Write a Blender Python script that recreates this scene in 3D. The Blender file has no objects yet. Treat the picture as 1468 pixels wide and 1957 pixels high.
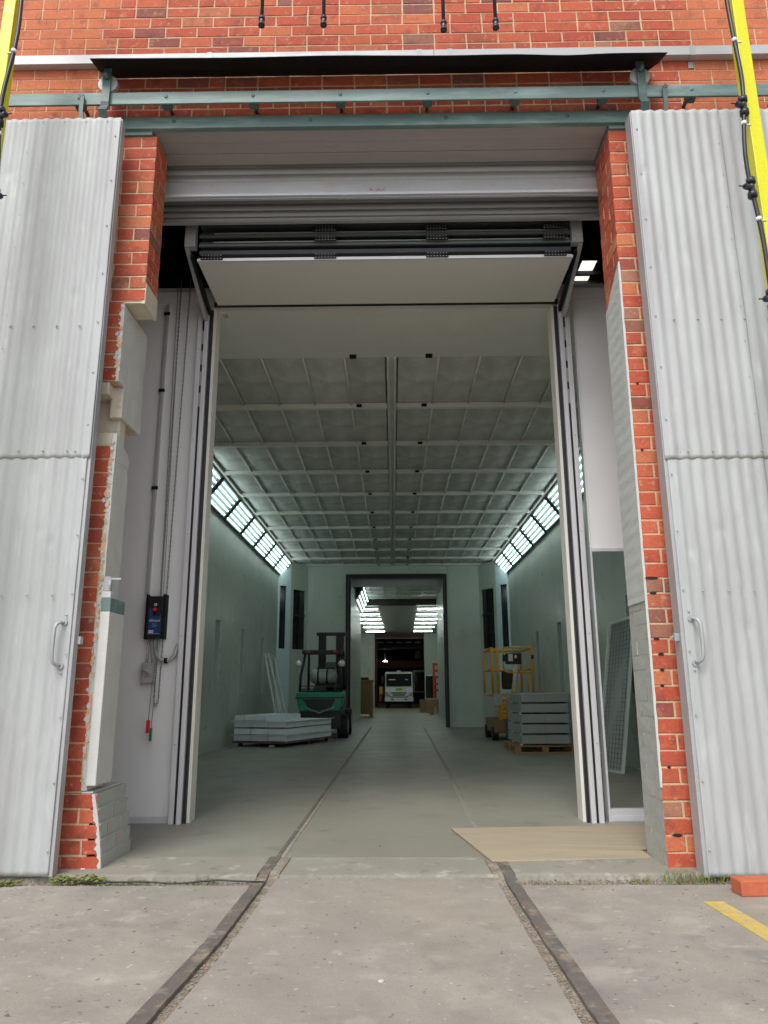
import bpy, bmesh, math, random
from mathutils import Vector, Matrix, noise
random.seed(11)
sc = bpy.context.scene
C = sc.collection
R = math.radians

# ------------------------------------------------------------------ camera, sky, sun, exposure
cd = bpy.data.cameras.new('camera'); cam = bpy.data.objects.new('camera', cd); C.objects.link(cam)
p_, y_, r_ = R(13.57), R(0.6926), R(-0.2756)
fw = Vector((-math.sin(y_)*math.cos(p_), math.cos(y_)*math.cos(p_), math.sin(p_)))
rt = Vector((math.cos(y_), math.sin(y_), 0)); up = rt.cross(fw)
rt2 = rt*math.cos(r_) + up*math.sin(r_); up2 = -rt*math.sin(r_) + up*math.cos(r_)
m = Matrix((rt2, up2, -fw)).transposed().to_4x4(); m.translation = Vector((0, -4.6, 1.02))
cam.matrix_world = m
cd.sensor_fit = 'HORIZONTAL'; cd.sensor_width = 36; cd.lens = 1402.3/1468*36
cd.clip_start = .05; cd.clip_end = 500
sc.camera = cam

SUN_EL, SUN_AZ = 52, 200      # azimuth clockwise from +Y: the sun stands behind the camera, veiled by cloud
w = bpy.data.worlds.new('World'); sc.world = w; w.use_nodes = True
nt = w.node_tree; bg = nt.nodes['Background']
sky = nt.nodes.new('ShaderNodeTexSky'); sky.sky_type = 'NISHITA'; sky.sun_disc = False
sky.sun_elevation = R(SUN_EL); sky.sun_rotation = R(SUN_AZ)
sky.air_density = 1.0; sky.dust_density = 3.0; sky.ozone_density = 1.0
hs = nt.nodes.new('ShaderNodeHueSaturation'); hs.inputs['Saturation'].default_value = .25
nt.links.new(sky.outputs[0], hs.inputs['Color']); nt.links.new(hs.outputs[0], bg.inputs[0])
bg.inputs[1].default_value = .12
sd = bpy.data.lights.new('sun', 'SUN'); sd.energy = 1.1; sd.angle = R(25); sd.color = (1, .965, .92)
so = bpy.data.objects.new('sun', sd); C.objects.link(so)
sdir = Vector((math.sin(R(SUN_AZ))*math.cos(R(SUN_EL)), math.cos(R(SUN_AZ))*math.cos(R(SUN_EL)), math.sin(R(SUN_EL))))
so.rotation_euler = (-sdir).to_track_quat('-Z', 'Y').to_euler(); so.location = (0, -8, 12)
sc.view_settings.view_transform = 'Standard'; sc.view_settings.look = 'None'
sc.view_settings.exposure = 0.70; sc.view_settings.gamma = 1
sc.view_settings.use_curve_mapping = False
sc.render.engine = 'CYCLES'; sc.cycles.use_denoising = True
sc.cycles.max_bounces = 10; sc.cycles.diffuse_bounces = 6

# ------------------------------------------------------------------ materials
def mat(name, col, rough=.6, metal=0, var=.12, scale=3, fine=.06, fscale=60, bump=.15, bscale=80, bdist=.002,
        col2=None, thr=(.5, .65), pscale=2, rand=0, emit=None, stretch=(1, 1, 1), spec=.5, spots=(), crack=0):
    """procedural surface: broad tone drift, fine grain, optional patches of col2, optional per-object tone change"""
    M = bpy.data.materials.new(name); M.use_nodes = True
    n, l = M.node_tree.nodes, M.node_tree.links
    b = n['Principled BSDF']
    tc = n.new('ShaderNodeTexCoord'); mp = n.new('ShaderNodeMapping'); mp.inputs['Scale'].default_value = stretch
    l.new(tc.outputs['Object'], mp.inputs[0])
    def ns(s, d=4, ro=.6):
        t = n.new('ShaderNodeTexNoise'); t.inputs['Scale'].default_value = s; t.inputs['Detail'].default_value = d
        t.inputs['Roughness'].default_value = ro; l.new(mp.outputs[0], t.inputs[0]); return t.outputs['Fac']
    def mr(f, a, c2, d, e):
        r = n.new('ShaderNodeMapRange'); l.new(f, r.inputs[0])
        for i, v in enumerate((a, c2, d, e)): r.inputs[i+1].default_value = v
        return r.outputs[0]
    def mul(colsock, val):
        x = n.new('ShaderNodeVectorMath'); x.operation = 'SCALE'; l.new(colsock, x.inputs[0]); l.new(val, x.inputs['Scale']); return x.outputs[0]
    rgb = n.new('ShaderNodeRGB'); rgb.outputs[0].default_value = (*col, 1); cs = rgb.outputs[0]
    if col2:
        mx = n.new('ShaderNodeMix'); mx.data_type = 'RGBA'
        l.new(mr(ns(pscale, 6, .65), thr[0], thr[1], 0, 1), mx.inputs[0]); l.new(cs, mx.inputs[6]); mx.inputs[7].default_value = (*col2, 1); cs = mx.outputs[2]
    if crack:
        cr = n.new('ShaderNodeMath'); cr.operation = 'SUBTRACT'; l.new(ns(crack, 5, .55), cr.inputs[0]); cr.inputs[1].default_value = .5
        ab = n.new('ShaderNodeMath'); ab.operation = 'ABSOLUTE'; l.new(cr.outputs[0], ab.inputs[0])
        ml = n.new('ShaderNodeMath'); ml.operation = 'MULTIPLY'; l.new(mr(ab.outputs[0], 0, .0022, .7, 0), ml.inputs[0]); l.new(mr(ns(crack*1.7, 2), .56, .60, 0, 1), ml.inputs[1])
        mx = n.new('ShaderNodeMix'); mx.data_type = 'RGBA'; l.new(ml.outputs[0], mx.inputs[0]); l.new(cs, mx.inputs[6]); mx.inputs[7].default_value = (.09, .08, .07, 1); cs = mx.outputs[2]
    for sc2, lo, hi, c3, amt in spots:
        mx = n.new('ShaderNodeMix'); mx.data_type = 'RGBA'
        l.new(mr(ns(sc2, 3, .5), lo, hi, 0, amt), mx.inputs[0]); l.new(cs, mx.inputs[6]); mx.inputs[7].default_value = (*c3, 1); cs = mx.outputs[2]
    cs = mul(cs, mr(ns(scale), .25, .75, 1-var, 1+var))
    cs = mul(cs, mr(ns(fscale, 3), .25, .75, 1-fine, 1+fine))
    if rand:
        oi = n.new('ShaderNodeObjectInfo'); cs = mul(cs, mr(oi.outputs['Random'], 0, 1, 1-rand, 1+rand))
    l.new(cs, b.inputs['Base Color'])
    b.inputs['Metallic'].default_value = metal
    l.new(mr(ns(scale*4), .3, .7, max(.02, rough-.08), min(1, rough+.08)), b.inputs['Roughness'])
    b.inputs['Specular IOR Level'].default_value = spec
    if bump:
        bp = n.new('ShaderNodeBump'); bp.inputs['Strength'].default_value = bump; bp.inputs['Distance'].default_value = bdist
        l.new(ns(bscale, 5), bp.inputs['Height']); l.new(bp.outputs[0], b.inputs['Normal'])
    if emit:
        b.inputs['Emission Color'].default_value = (*emit[0], 1); b.inputs['Emission Strength'].default_value = emit[1]
    return M

def brick_mat(name, wash=0):
    """fired clay: tone picked per brick, dark kiln blotches, mortar smears"""
    M = bpy.data.materials.new(name); M.use_nodes = True
    n, l = M.node_tree.nodes, M.node_tree.links; b = n['Principled BSDF']
    oi = n.new('ShaderNodeObjectInfo'); rp = n.new('ShaderNodeValToRGB'); l.new(oi.outputs['Random'], rp.inputs[0])
    e = rp.color_ramp; tones = [(0, (.53, .115, .060)), (.18, (.47, .088, .048)), (.36, (.58, .145, .070)), (.52, (.45, .080, .048)),
                               (.66, (.53, .105, .055)), (.80, (.60, .20, .09)), (.90, (.36, .09, .065)), (.95, (.24, .09, .075)), (.99, (.40, .19, .12))]
    e.elements[0].position = 0; e.elements[0].color = (*tones[0][1], 1); e.elements[1].position = tones[-1][0]; e.elements[1].color = (*tones[-1][1], 1)
    for p, c in tones[1:-1]:
        k = e.elements.new(p); k.color = (*c, 1)
    tc = n.new('ShaderNodeTexCoord'); ad = n.new('ShaderNodeVectorMath'); ad.operation = 'ADD'
    sh = n.new('ShaderNodeVectorMath'); sh.operation = 'SCALE'; sh.inputs['Scale'].default_value = 1
    l.new(oi.outputs['Location'], sh.inputs[0]); l.new(tc.outputs['Object'], ad.inputs[0]); l.new(sh.outputs[0], ad.inputs[1])
    def ns(s, d=4):
        t = n.new('ShaderNodeTexNoise'); t.inputs['Scale'].default_value = s; t.inputs['Detail'].default_value = d; l.new(ad.outputs[0], t.inputs[0]); return t.outputs['Fac']
    def mr(f, a, c2, d, ee):
        r = n.new('ShaderNodeMapRange'); l.new(f, r.inputs[0])
        for i, v in enumerate((a, c2, d, ee)): r.inputs[i+1].default_value = v
        return r.outputs[0]
    def mix(f, a, c2):
        mx = n.new('ShaderNodeMix'); mx.data_type = 'RGBA'; l.new(f, mx.inputs[0]); l.new(a, mx.inputs[6]); mx.inputs[7].default_value = (*c2, 1); return mx.outputs[2]
    c = mix(mr(ns(2.2, 6), .50, .74, 0, .45), rp.outputs[0], (.20, .07, .05))
    c = mix(mr(ns(9, 6), .55, .72, 0, .6), c, (.16, .055, .045))
    c = mix(mr(ns(14, 6), .58, .70, 0, .45), c, (.62, .25, .13))
    c = mix(mr(ns(24, 6), .60, .72, 0, .6), c, (.55, .38, .27))
    x = n.new('ShaderNodeVectorMath'); x.operation = 'SCALE'; l.new(c, x.inputs[0]); l.new(mr(ns(130, 3), .3, .7, .85, 1.15), x.inputs['Scale'])
    l.new(x.outputs[0], b.inputs['Base Color']); b.inputs['Roughness'].default_value = .8; b.inputs['Specular IOR Level'].default_value = .35
    bp = n.new('ShaderNodeBump'); bp.inputs['Strength'].default_value = .5; bp.inputs['Distance'].default_value = .004
    l.new(ns(45, 6), bp.inputs['Height']); l.new(bp.outputs[0], b.inputs['Normal'])
    return M

def far_brick_mat():
    M = bpy.data.materials.new('far_brickwork'); M.use_nodes = True
    n, l = M.node_tree.nodes, M.node_tree.links; b = n['Principled BSDF']
    tc = n.new('ShaderNodeTexCoord'); mp = n.new('ShaderNodeMapping'); mp.inputs['Rotation'].default_value = (R(90), 0, 0)
    l.new(tc.outputs['Object'], mp.inputs[0])
    t = n.new('ShaderNodeTexBrick'); l.new(mp.outputs[0], t.inputs[0]); t.inputs['Scale'].default_value = 1
    t.inputs['Brick Width'].default_value = .245; t.inputs['Row Height'].default_value = .0935; t.inputs['Mortar Size'].default_value = .006
    t.inputs['Color1'].default_value = (.42, .08, .045, 1); t.inputs['Color2'].default_value = (.28, .06, .045, 1); t.inputs['Mortar'].default_value = (.5, .4, .29, 1)
    l.new(t.outputs[0], b.inputs['Base Color']); b.inputs['Roughness'].default_value = .85
    return M

M = {}
M['brick'] = brick_mat('fired_clay')
M['farbrick'] = far_brick_mat()
M['mortar'] = mat('lime_mortar', (.62, .45, .295), .9, var=.25, scale=8, fine=.18, fscale=90, bump=.7, bscale=60, bdist=.006)
M['paintbrick'] = mat('grey_wall_paint', (.43, .445, .41), .65, var=.12, scale=5, fine=.08, bump=.5, bscale=40, bdist=.004, col2=(.30, .31, .29), thr=(.55, .7), pscale=6)
M['paintlight'] = mat('pale_wall_paint', (.56, .575, .55), .65, var=.08, scale=5, fine=.06, bump=.5, bscale=40, bdist=.004, col2=(.40, .42, .40), thr=(.62, .7), pscale=5)
M['plaster'] = mat('white_render', (.60, .60, .575), .7, var=.07, scale=4, fine=.05, bump=.4, bscale=14, bdist=.008, col2=(.46, .46, .44), thr=(.6, .78), pscale=3)
M['cream'] = mat('cream_render', (.66, .60, .48), .75, var=.10, scale=6, fine=.06, bump=.5, bscale=18, bdist=.008, col2=(.42, .35, .26), thr=(.6, .75), pscale=7)
M['galv'] = mat('silver_painted_iron', (.455, .485, .49), .6, .08, var=.10, scale=1.6, fine=.03, fscale=30, bump=.25, bscale=12, bdist=.004, col2=(.39, .385, .405), thr=(.42, .72), pscale=1.3, stretch=(3, 3, .5), spots=((7, .6, .72, (.55, .58, .58), .5), (30, .72, .76, (.30, .26, .22), .5)))
M['galvedge'] = mat('silver_painted_steel', (.42, .43, .445), .45, .2, var=.08, scale=3, bump=.1)
M['zinc'] = mat('galvanised_trunking', (.47, .48, .50), .45, .2, var=.08, scale=2, fine=.04, bump=.08, stretch=(.4, 2, 2))
M['green'] = mat('sage_green_paint', (.135, .215, .205), .42, var=.18, scale=5, fine=.08, bump=.3, bscale=25, bdist=.004, col2=(.24, .33, .32), thr=(.5, .72), pscale=5, stretch=(.3, 2, 2))
M['greendark'] = mat('dark_green_iron', (.075, .13, .125), .4, var=.25, scale=12, bump=.2)
M['board'] = mat('grey_soffit_paint', (.37, .34, .325), .6, var=.10, scale=4, fine=.05, bump=.3, bscale=10, bdist=.004, stretch=(.25, 2, 2), col2=(.27, .25, .24), thr=(.6, .8), pscale=8)
M['black'] = mat('black_rubber', (.012, .012, .013), .5, var=.2, bump=.1)
M['blackiron'] = mat('black_sheet', (.008, .012, .012), .7, var=.3, bump=.2, spec=.2)
M['shutter'] = mat('shutter_steel', (.40, .415, .42), .4, .3, var=.10, scale=1.2, fine=.05, bump=.1, stretch=(.4, 2, 2), col2=(.30, .30, .29), thr=(.5, .8), pscale=2)
M['bottomrail'] = mat('shutter_bottom_rail', (.60, .62, .66), .35, .35, var=.10, scale=1.2, fine=.05, bump=.12, stretch=(.5, 2, 2), col2=(.52, .45, .38), thr=(.55, .8), pscale=3)
M['alu'] = mat('aluminium', (.72, .73, .77), .4, .25, var=.05, fine=.03, bump=.05, stretch=(2, 2, .2))
M['panel'] = mat('grey_panel', (.84, .855, .86), .42, var=.03, scale=1.2, fine=.015, bump=.03, bscale=8)
M['doorpanel'] = mat('cream_door_panel', (.78, .77, .72), .4, var=.02, scale=1, fine=.01, bump=.03, bscale=6)
M['booth'] = mat('booth_white_wall', (.55, .60, .54), .34, var=.06, scale=.8, fine=.01, bump=.0, spots=((1.1, .56, .70, (.40, .42, .38), .5), (5, .64, .72, (.36, .36, .32), .35)))
M['boothlight'] = mat('booth_pale_blue_wall', (.70, .84, .88), .3, var=.04, bump=.03)
M['ceil'] = mat('ceiling_paint', (.74, .74, .69), .45, var=.05, bump=.05)
M['filter'] = mat('filter_cloth', (.56, .57, .54), .8, var=.14, scale=3, fine=.08, bump=.5, bscale=200, bdist=.003, col2=(.72, .73, .71), thr=(.4, .75), pscale=4, rand=.08)
M['reflector'] = mat('lamp_reflector', (.30, .40, .40), .4, var=.03, bump=0)
M['tube'] = mat('lit_tube', (.8, .8, .8), .4, bump=0, emit=((.82, 1.0, .96), 3.3))
M['tube2'] = mat('lit_tube_far', (.8, .8, .8), .4, bump=0, emit=((.88, 1.0, .93), 18))
M['lampframe'] = mat('lamp_frame', (.13, .17, .165), .4, bump=.05)
M['darkroof'] = mat('dark_roof_iron', (.055, .055, .06), .6, var=.3, bump=.1)
M['darksteel'] = mat('dark_steel', (.05, .045, .045), .5, var=.3)
M['redoxide'] = mat('red_oxide_steel', (.12, .035, .025), .6, var=.3)
M['concrete'] = mat('old_concrete', (.315, .288, .252), .85, var=.20, scale=1.3, fine=.10, fscale=130, bump=.55, bscale=30, bdist=.004, crack=.8, col2=(.20, .195, .18), thr=(.46, .74), pscale=1.5,
    spots=((2.6, .60, .70, (.15, .145, .14), .55), (4.2, .58, .68, (.40, .375, .33), .5), (34, .68, .71, (.08, .07, .06), .7), (24, .69, .72, (.50, .48, .43), .7), (11, .64, .70, (.42, .40, .35), .45), (.7, .5, .7, (.33, .28, .22), .6)))
M['slabworn'] = mat('worn_threshold_concrete', (.280, .264, .222), .8, var=.12, scale=1.5, fine=.10, fscale=120, bump=.5, bscale=40, bdist=.004, col2=(.42, .405, .36), thr=(.55, .70), pscale=5, spots=((9, .6, .68, (.2, .18, .15), .6),))
M['floor'] = mat('booth_floor_concrete', (.265, .25, .205), .5, var=.16, scale=.6, fine=.08, fscale=110, bump=.25, bscale=50, bdist=.002, spots=((3.1, .6, .7, (.16, .155, .14), .5), (30, .74, .77, (.5, .48, .42), .7), (22, .73, .76, (.1, .09, .08), .6)), col2=(.23, .235, .205), thr=(.48, .75), pscale=.8)
M['dirt'] = mat('dirt', (.27, .225, .175), .95, var=.3, scale=9, fine=.25, fscale=150, bump=.9, bscale=110, bdist=.01, col2=(.36, .33, .28), thr=(.5, .6), pscale=20)
M['rail'] = mat('worn_rail_steel', (.155, .138, .125), .6, .12, spots=((14, .55, .66, (.32, .27, .21), .8), (7, .6, .7, (.06, .055, .05), .6)), var=.3, scale=5, fine=.15, bump=.35, bscale=30, bdist=.004, col2=(.17, .13, .10), thr=(.5, .65), pscale=5)
M['pebble'] = mat('pebbles', (.29, .25, .20), .85, rand=.35, var=.3, scale=15)
M['yellowline'] = mat('yellow_road_paint', (.56, .41, .10), .7, var=.12, scale=12, fine=.1, col2=(.38, .34, .28), thr=(.54, .60), pscale=18, bump=.4, bscale=60)
M['yellow'] = mat('yellow_powder_coat', (.72, .70, .012), .35, var=.05, bump=.03)
M['hose'] = mat('black_pipe', (.022, .024, .028), .35, var=.2, bump=0)
M['fitting'] = mat('pipe_fitting', (.035, .038, .05), .35, var=.2, bump=.05)
M['clip'] = mat('white_tape', (.75, .75, .75), .5, bump=0)
M['ply'] = mat('tan_hardboard', (.40, .335, .235), .75, var=.12, scale=3, fine=.07, bump=.15, bscale=60, stretch=(.5, 3, 1), col2=(.31, .27, .20), thr=(.5, .75), pscale=2)
M['timber'] = mat('pallet_timber', (.34, .21, .11), .8, var=.2, scale=6, stretch=(.3, 3, 3), bump=.2)
M['chip'] = mat('packing_crate_board', (.30, .20, .10), .75, var=.1)
M['ductgrey'] = mat('grey_duct_paint', (.36, .40, .38), .45, var=.04, bump=.04, rand=.04)
M['ductwhite'] = mat('pale_tray_paint', (.82, .88, .92), .4, var=.04, bump=.04, rand=.03)
M['fkgreen'] = mat('forklift_green', (.005, .26, .16), .3, var=.06, bump=.02)
M['fkblack'] = mat('forklift_black', (.012, .012, .014), .4, var=.2, bump=.05)
M['lpg'] = mat('gas_bottle_steel', (.36, .38, .35), .38, .3, var=.1, bump=.05)
M['mirror'] = mat('bright_lamp_shell', (.8, .8, .8), .2, .4, bump=0)
M['liftyellow'] = mat('lift_yellow', (.75, .36, .02), .4, var=.1, bump=.03)
M['redplastic'] = mat('red_plastic', (.75, .02, .05), .4, bump=0)
M['greenplastic'] = mat('green_plastic', (.0, .22, .09), .4, bump=0)
M['blueplastic'] = mat('blue_label', (.028, .05, .16), .35, bump=0)
M['white'] = mat('white_print', (.8, .8, .8), .5, bump=0)
M['cyan'] = mat('pale_blue_print', (.25, .6, .75), .5, bump=0)
M['conduit'] = mat('grey_plastic', (.42, .42, .41), .45, bump=0)
M['chain'] = mat('chain_steel', (.30, .31, .31), .35, .7, bump=0)
M['glassdark'] = mat('dark_glass', (.015, .018, .02), .08, bump=0)
M['truckwhite'] = mat('truck_white', (.74, .76, .76), .3, bump=0)
M['tyre'] = mat('tyre', (.015, .015, .015), .7)
M['blue'] = mat('blue_paint', (.02, .05, .22), .5)
M['orange'] = mat('orange_red_paint', (.55, .06, .02), .4, bump=0)
M['looseb'] = mat('loose_brick_clay', (.50, .13, .06), .85, var=.1, scale=12, fine=.12, bump=.5, bscale=40, bdist=.004)
M['leafg'] = mat('weed_green', (.19, .26, .06), .6, var=.3, scale=20, bump=0)
M['leafd'] = mat('dry_weed', (.22, .13, .07), .8, var=.3, bump=0)
M['petal'] = mat('white_petal', (.75, .74, .70), .6, bump=0)
M['wirem'] = mat('mesh_wire', (.14, .16, .16), .4, .5, bump=0)
M['meshframe'] = mat('panel_frame_alu', (.82, .88, .88), .35, .4, bump=0)
M['warm'] = mat('warm_lamp', (.8, .7, .5), .4, bump=0, emit=((1, .82, .55), 14))
M['skylight'] = bpy.data.materials.new('skylight_sheet'); M['skylight'].use_nodes = True
_n = M['skylight'].node_tree; _t = _n.nodes.new('ShaderNodeBsdfTranslucent'); _t.inputs[0].default_value = (.95, .93, .86, 1)
_n.links.new(_t.outputs[0], _n.nodes['Material Output'].inputs[0])

# ------------------------------------------------------------------ mesh builder
class MB:
    def __init__(s): s.v = []; s.f = []; s.mi = []; s.sm = []
    def add(s, vs, fs, mi=0, smooth=False):
        k = len(s.v); s.v += [Vector(v) for v in vs]
        for f in fs: s.f.append([k+i for i in f]); s.mi.append(mi); s.sm.append(smooth)
        return s
    def box(s, x0, x1, y0, y1, z0, z1, mi=0):
        return s.add([(x, y, z) for z in (z0, z1) for y in (y0, y1) for x in (x0, x1)],
                     [(0, 2, 3, 1), (4, 5, 7, 6), (0, 1, 5, 4), (2, 6, 7, 3), (0, 4, 6, 2), (1, 3, 7, 5)], mi)
    def rbox(s, x0, x1, y0, y1, z0, z1, piv, ang, mi=0, axis='Z'):
        k = len(s.v); s.box(x0, x1, y0, y1, z0, z1, mi); Rm = Matrix.Rotation(ang, 3, axis); piv = Vector(piv)
        for i in range(k, len(s.v)): s.v[i] = Rm @ (s.v[i]-piv) + piv
        return s
    def bar(s, a, b, wd, th, upv=(0, 0, 1), mi=0):
        a, b = Vector(a), Vector(b); d = (b-a).normalized(); sd_ = d.cross(Vector(upv))
        if sd_.length < 1e-4: sd_ = d.cross(Vector((0, 1, 0)))
        sd_.normalize(); u = sd_.cross(d)
        vs = [p + sd_*i*wd/2 + u*j*th/2 for p in (a, b) for i, j in ((-1, -1), (1, -1), (1, 1), (-1, 1))]
        return s.add(vs, [(0, 1, 2, 3), (7, 6, 5, 4), (0, 4, 5, 1), (1, 5, 6, 2), (2, 6, 7, 3), (3, 7, 4, 0)], mi)
    def tube(s, pts, r, n=8, closed=False, mi=0):
        pts = [Vector(p) for p in pts]; k = len(s.v); N = len(pts); prev = None
        for i, p in enumerate(pts):
            if closed: d = pts[(i+1) % N]-pts[i-1]
            else: d = pts[min(i+1, N-1)]-pts[max(i-1, 0)]
            d.normalize()
            a = prev if prev else (Vector((0, 0, 1)) if abs(d.z) < .9 else Vector((1, 0, 0)))
            a = (a - d*a.dot(d)).normalized(); prev = a; b = d.cross(a)
            rr = r[i] if isinstance(r, (list, tuple)) else r
            for j in range(n): t = 2*math.pi*j/n; s.v.append(p + a*math.cos(t)*rr + b*math.sin(t)*rr)
        for i in range(N if closed else N-1):
            for j in range(n):
                q = (i+1) % N
                s.f.append([k+i*n+j, k+i*n+(j+1) % n, k+q*n+(j+1) % n, k+q*n+j]); s.mi.append(mi); s.sm.append(True)
        if not closed:
            s.f.append([k+j for j in reversed(range(n))]); s.mi.append(mi); s.sm.append(False)
            s.f.append([k+(N-1)*n+j for j in range(n)]); s.mi.append(mi); s.sm.append(False)
        return s
    def prism(s, poly, a0, a1, axis='z', mi=0):
        """poly: 2-D outline; extruded along axis between a0 and a1"""
        def P(u, v, a): return {'z': (u, v, a), 'y': (u, a, v), 'x': (a, u, v)}[axis]
        n = len(poly); vs = [P(u, v, a0) for u, v in poly] + [P(u, v, a1) for u, v in poly]
        return s.add(vs, [list(range(n))[::-1], [n+i for i in range(n)]] + [(i, (i+1) % n, n+(i+1) % n, n+i) for i in range(n)], mi)
    def dome(s, c, r, nrm=(0, -1, 0), h=.6, n=8, mi=0):
        nrm = Vector(nrm).normalized(); a = nrm.orthogonal().normalized(); b = nrm.cross(a); c = Vector(c)
        vs = []
        for t, hh in ((1, 0), (.75, h*.7)):
            for j in range(n): q = 2*math.pi*j/n; vs.append(c + (a*math.cos(q)+b*math.sin(q))*r*t + nrm*hh*r)
        vs.append(c+nrm*h*r)
        return s.add(vs, [(j, (j+1) % n, n+(j+1) % n, n+j) for j in range(n)] + [(n+j, n+(j+1) % n, 2*n) for j in range(n)], mi, True)
    def mesh(s, name, mats, off=(0, 0, 0)):
        me = bpy.data.meshes.new(name); off = Vector(off)
        me.from_pydata([v-off for v in s.v], [], s.f)
        for mm in (mats if isinstance(mats, (list, tuple)) else [mats]): me.materials.append(M[mm] if isinstance(mm, str) else mm)
        me.polygons.foreach_set('material_index', s.mi); me.polygons.foreach_set('use_smooth', s.sm)
        bm = bmesh.new(); bm.from_mesh(me); bmesh.ops.recalc_face_normals(bm, faces=bm.faces); bm.to_mesh(me); bm.free()
        return me

def root_of(o):
    while o.parent: o = o.parent
    return o
def link(o, parent=None):
    C.objects.link(o)
    if parent: o.parent = parent
    return o
def thing(name, label, cat, loc=(0, 0, 0), group=None):
    o = bpy.data.objects.new(name, None); o.empty_display_size = .2; o.location = loc; C.objects.link(o)
    o['label'] = label; o['category'] = cat
    if group: o['group'] = group
    return o
def part(name, mb, mats, parent, bev=0, kind=None, label=None):
    o = bpy.data.objects.new(name, mb.mesh(name, mats, root_of(parent).location)); link(o, parent)
    if bev:
        md = o.modifiers.new('edge', 'BEVEL'); md.width = bev; md.segments = 2; md.limit_method = 'ANGLE'
    if kind: o['kind'] = kind
    if label: o['label'] = label
    return o
def single(name, mb, mats, label, cat, loc=(0, 0, 0), bev=0, group=None, kind=None):
    o = bpy.data.objects.new(name, mb.mesh(name, mats, loc)); o.location = loc; link(o)
    if bev:
        md = o.modifiers.new('edge', 'BEVEL'); md.width = bev; md.segments = 2; md.limit_method = 'ANGLE'
    if label: o['label'] = label
    if cat: o['category'] = cat
    if group: o['group'] = group
    if kind: o['kind'] = kind
    return o
def struct(name, mb, mats): return single(name, mb, mats, None, None, kind='structure')
def copy_tree(o, loc=None, label=None, parent=None):
    c = o.copy(); C.objects.link(c)
    if parent: c.parent = parent; c.matrix_parent_inverse = o.matrix_parent_inverse
    if loc is not None: c.location = loc
    if label: c['label'] = label
    for ch in list(o.children): copy_tree(ch, parent=c)
    return c
def text_part(body, size, loc, rot, mt, parent, name='lettering', extr=.0006):
    cu = bpy.data.curves.new('t', 'FONT'); cu.body = body; cu.size = size; cu.extrude = extr; cu.align_x = 'LEFT'
    to = bpy.data.objects.new('t', cu); C.objects.link(to); bpy.context.view_layer.update()
    me = bpy.data.meshes.new_from_object(to.evaluated_get(bpy.context.evaluated_depsgraph_get())); bpy.data.objects.remove(to)
    me.materials.clear(); me.materials.append(M[mt]); me.name = name
    o = bpy.data.objects.new(name, me); o.location = Vector(loc)-root_of(parent).location; o.rotation_euler = rot; link(o, parent); return o

U = random.uniform
# ------------------------------------------------------------------ ground
RL = [(-8, -.99), (-1.99, -.857), (-1.2, -.800), (-.29, -.782), (.13, -.770), (1.88, -.757), (4.95, -.738), (13.8, -.70), (16, -.69)]   # outer edge of left rail (Y, X)
RR = [(-8, .82), (-1.99, .70), (-1.1, .682), (-.3, .672), (.13, .665), (1.86, .672), (4.9, .735), (13.8, .84), (16, .85)]            # outer edge of right rail
def rx(tab, y):
    for (a, xa), (b, xb) in zip(tab, tab[1:]):
        if y <= b: return xa+(xb-xa)*(y-a)/(b-a)
    return tab[-1][1]
def poly_strip(mb, ys, xl, xr, z0, z1, mi=0):
    n = len(ys); vs = []
    for y in ys:
        a, b = xl(y), xr(y)
        zt = z1(y) if callable(z1) else z1
        vs += [(a, y, z0), (b, y, z0), (b, y, zt), (a, y, zt)]
    fs = []
    for i in range(n-1):
        k = i*4; fs += [(k+3, k+2, k+6, k+7), (k, k+3, k+7, k+4), (k+1, k+5, k+6, k+2)]
    fs += [(0, 1, 2, 3), (4*n-4, 4*n-1, 4*n-2, 4*n-3)]
    mb.add(vs, fs, mi)
def jag(y, s, amp): return amp*(noise.noise(Vector((y*9, s, 0))) + .5*noise.noise(Vector((y*31, s, 3))))
def ys_(a, b, n): return [a+(b-a)*i/n for i in range(n+1)]
RW, GW = .064, .046
mb = MB(); mb.box(-60, 60, -60, 80, -.3, -.075); struct('ground', mb, 'dirt')
# outdoor slabs: left, middle, right, parted by the two sunk tracks
EDGE = -.27
def edge_slab(x0, x1f, y0, y1, top, nm, mt, jl=0, jr=0, front=0, back=0, x0f=None):
    ys = [-40, -8] + ys_(-7.9, y1, 90) if y0 < -8 else ys_(y0, y1, 90)
    mb = MB(); poly_strip(mb, ys, (x0f if x0f else (lambda y: x0)), x1f, -.07, top); return struct(nm, mb, mt)
edge_slab(-40, lambda y: rx(RL, y)-.004, -40, EDGE, -.012, 'outdoor_slab_left', 'concrete')
edge_slab(0, lambda y: rx(RR, y)-RW-GW-.006+jag(y, 2, .006), -40, -.14, -.006, 'outdoor_slab_middle', 'concrete', x0f=lambda y: rx(RL, y)+RW+GW+.006+jag(y, 5, .007))
edge_slab(0, lambda y: 40, -40, EDGE, -.012, 'outdoor_slab_right', 'concrete', x0f=lambda y: rx(RR, y)+.004)
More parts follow.
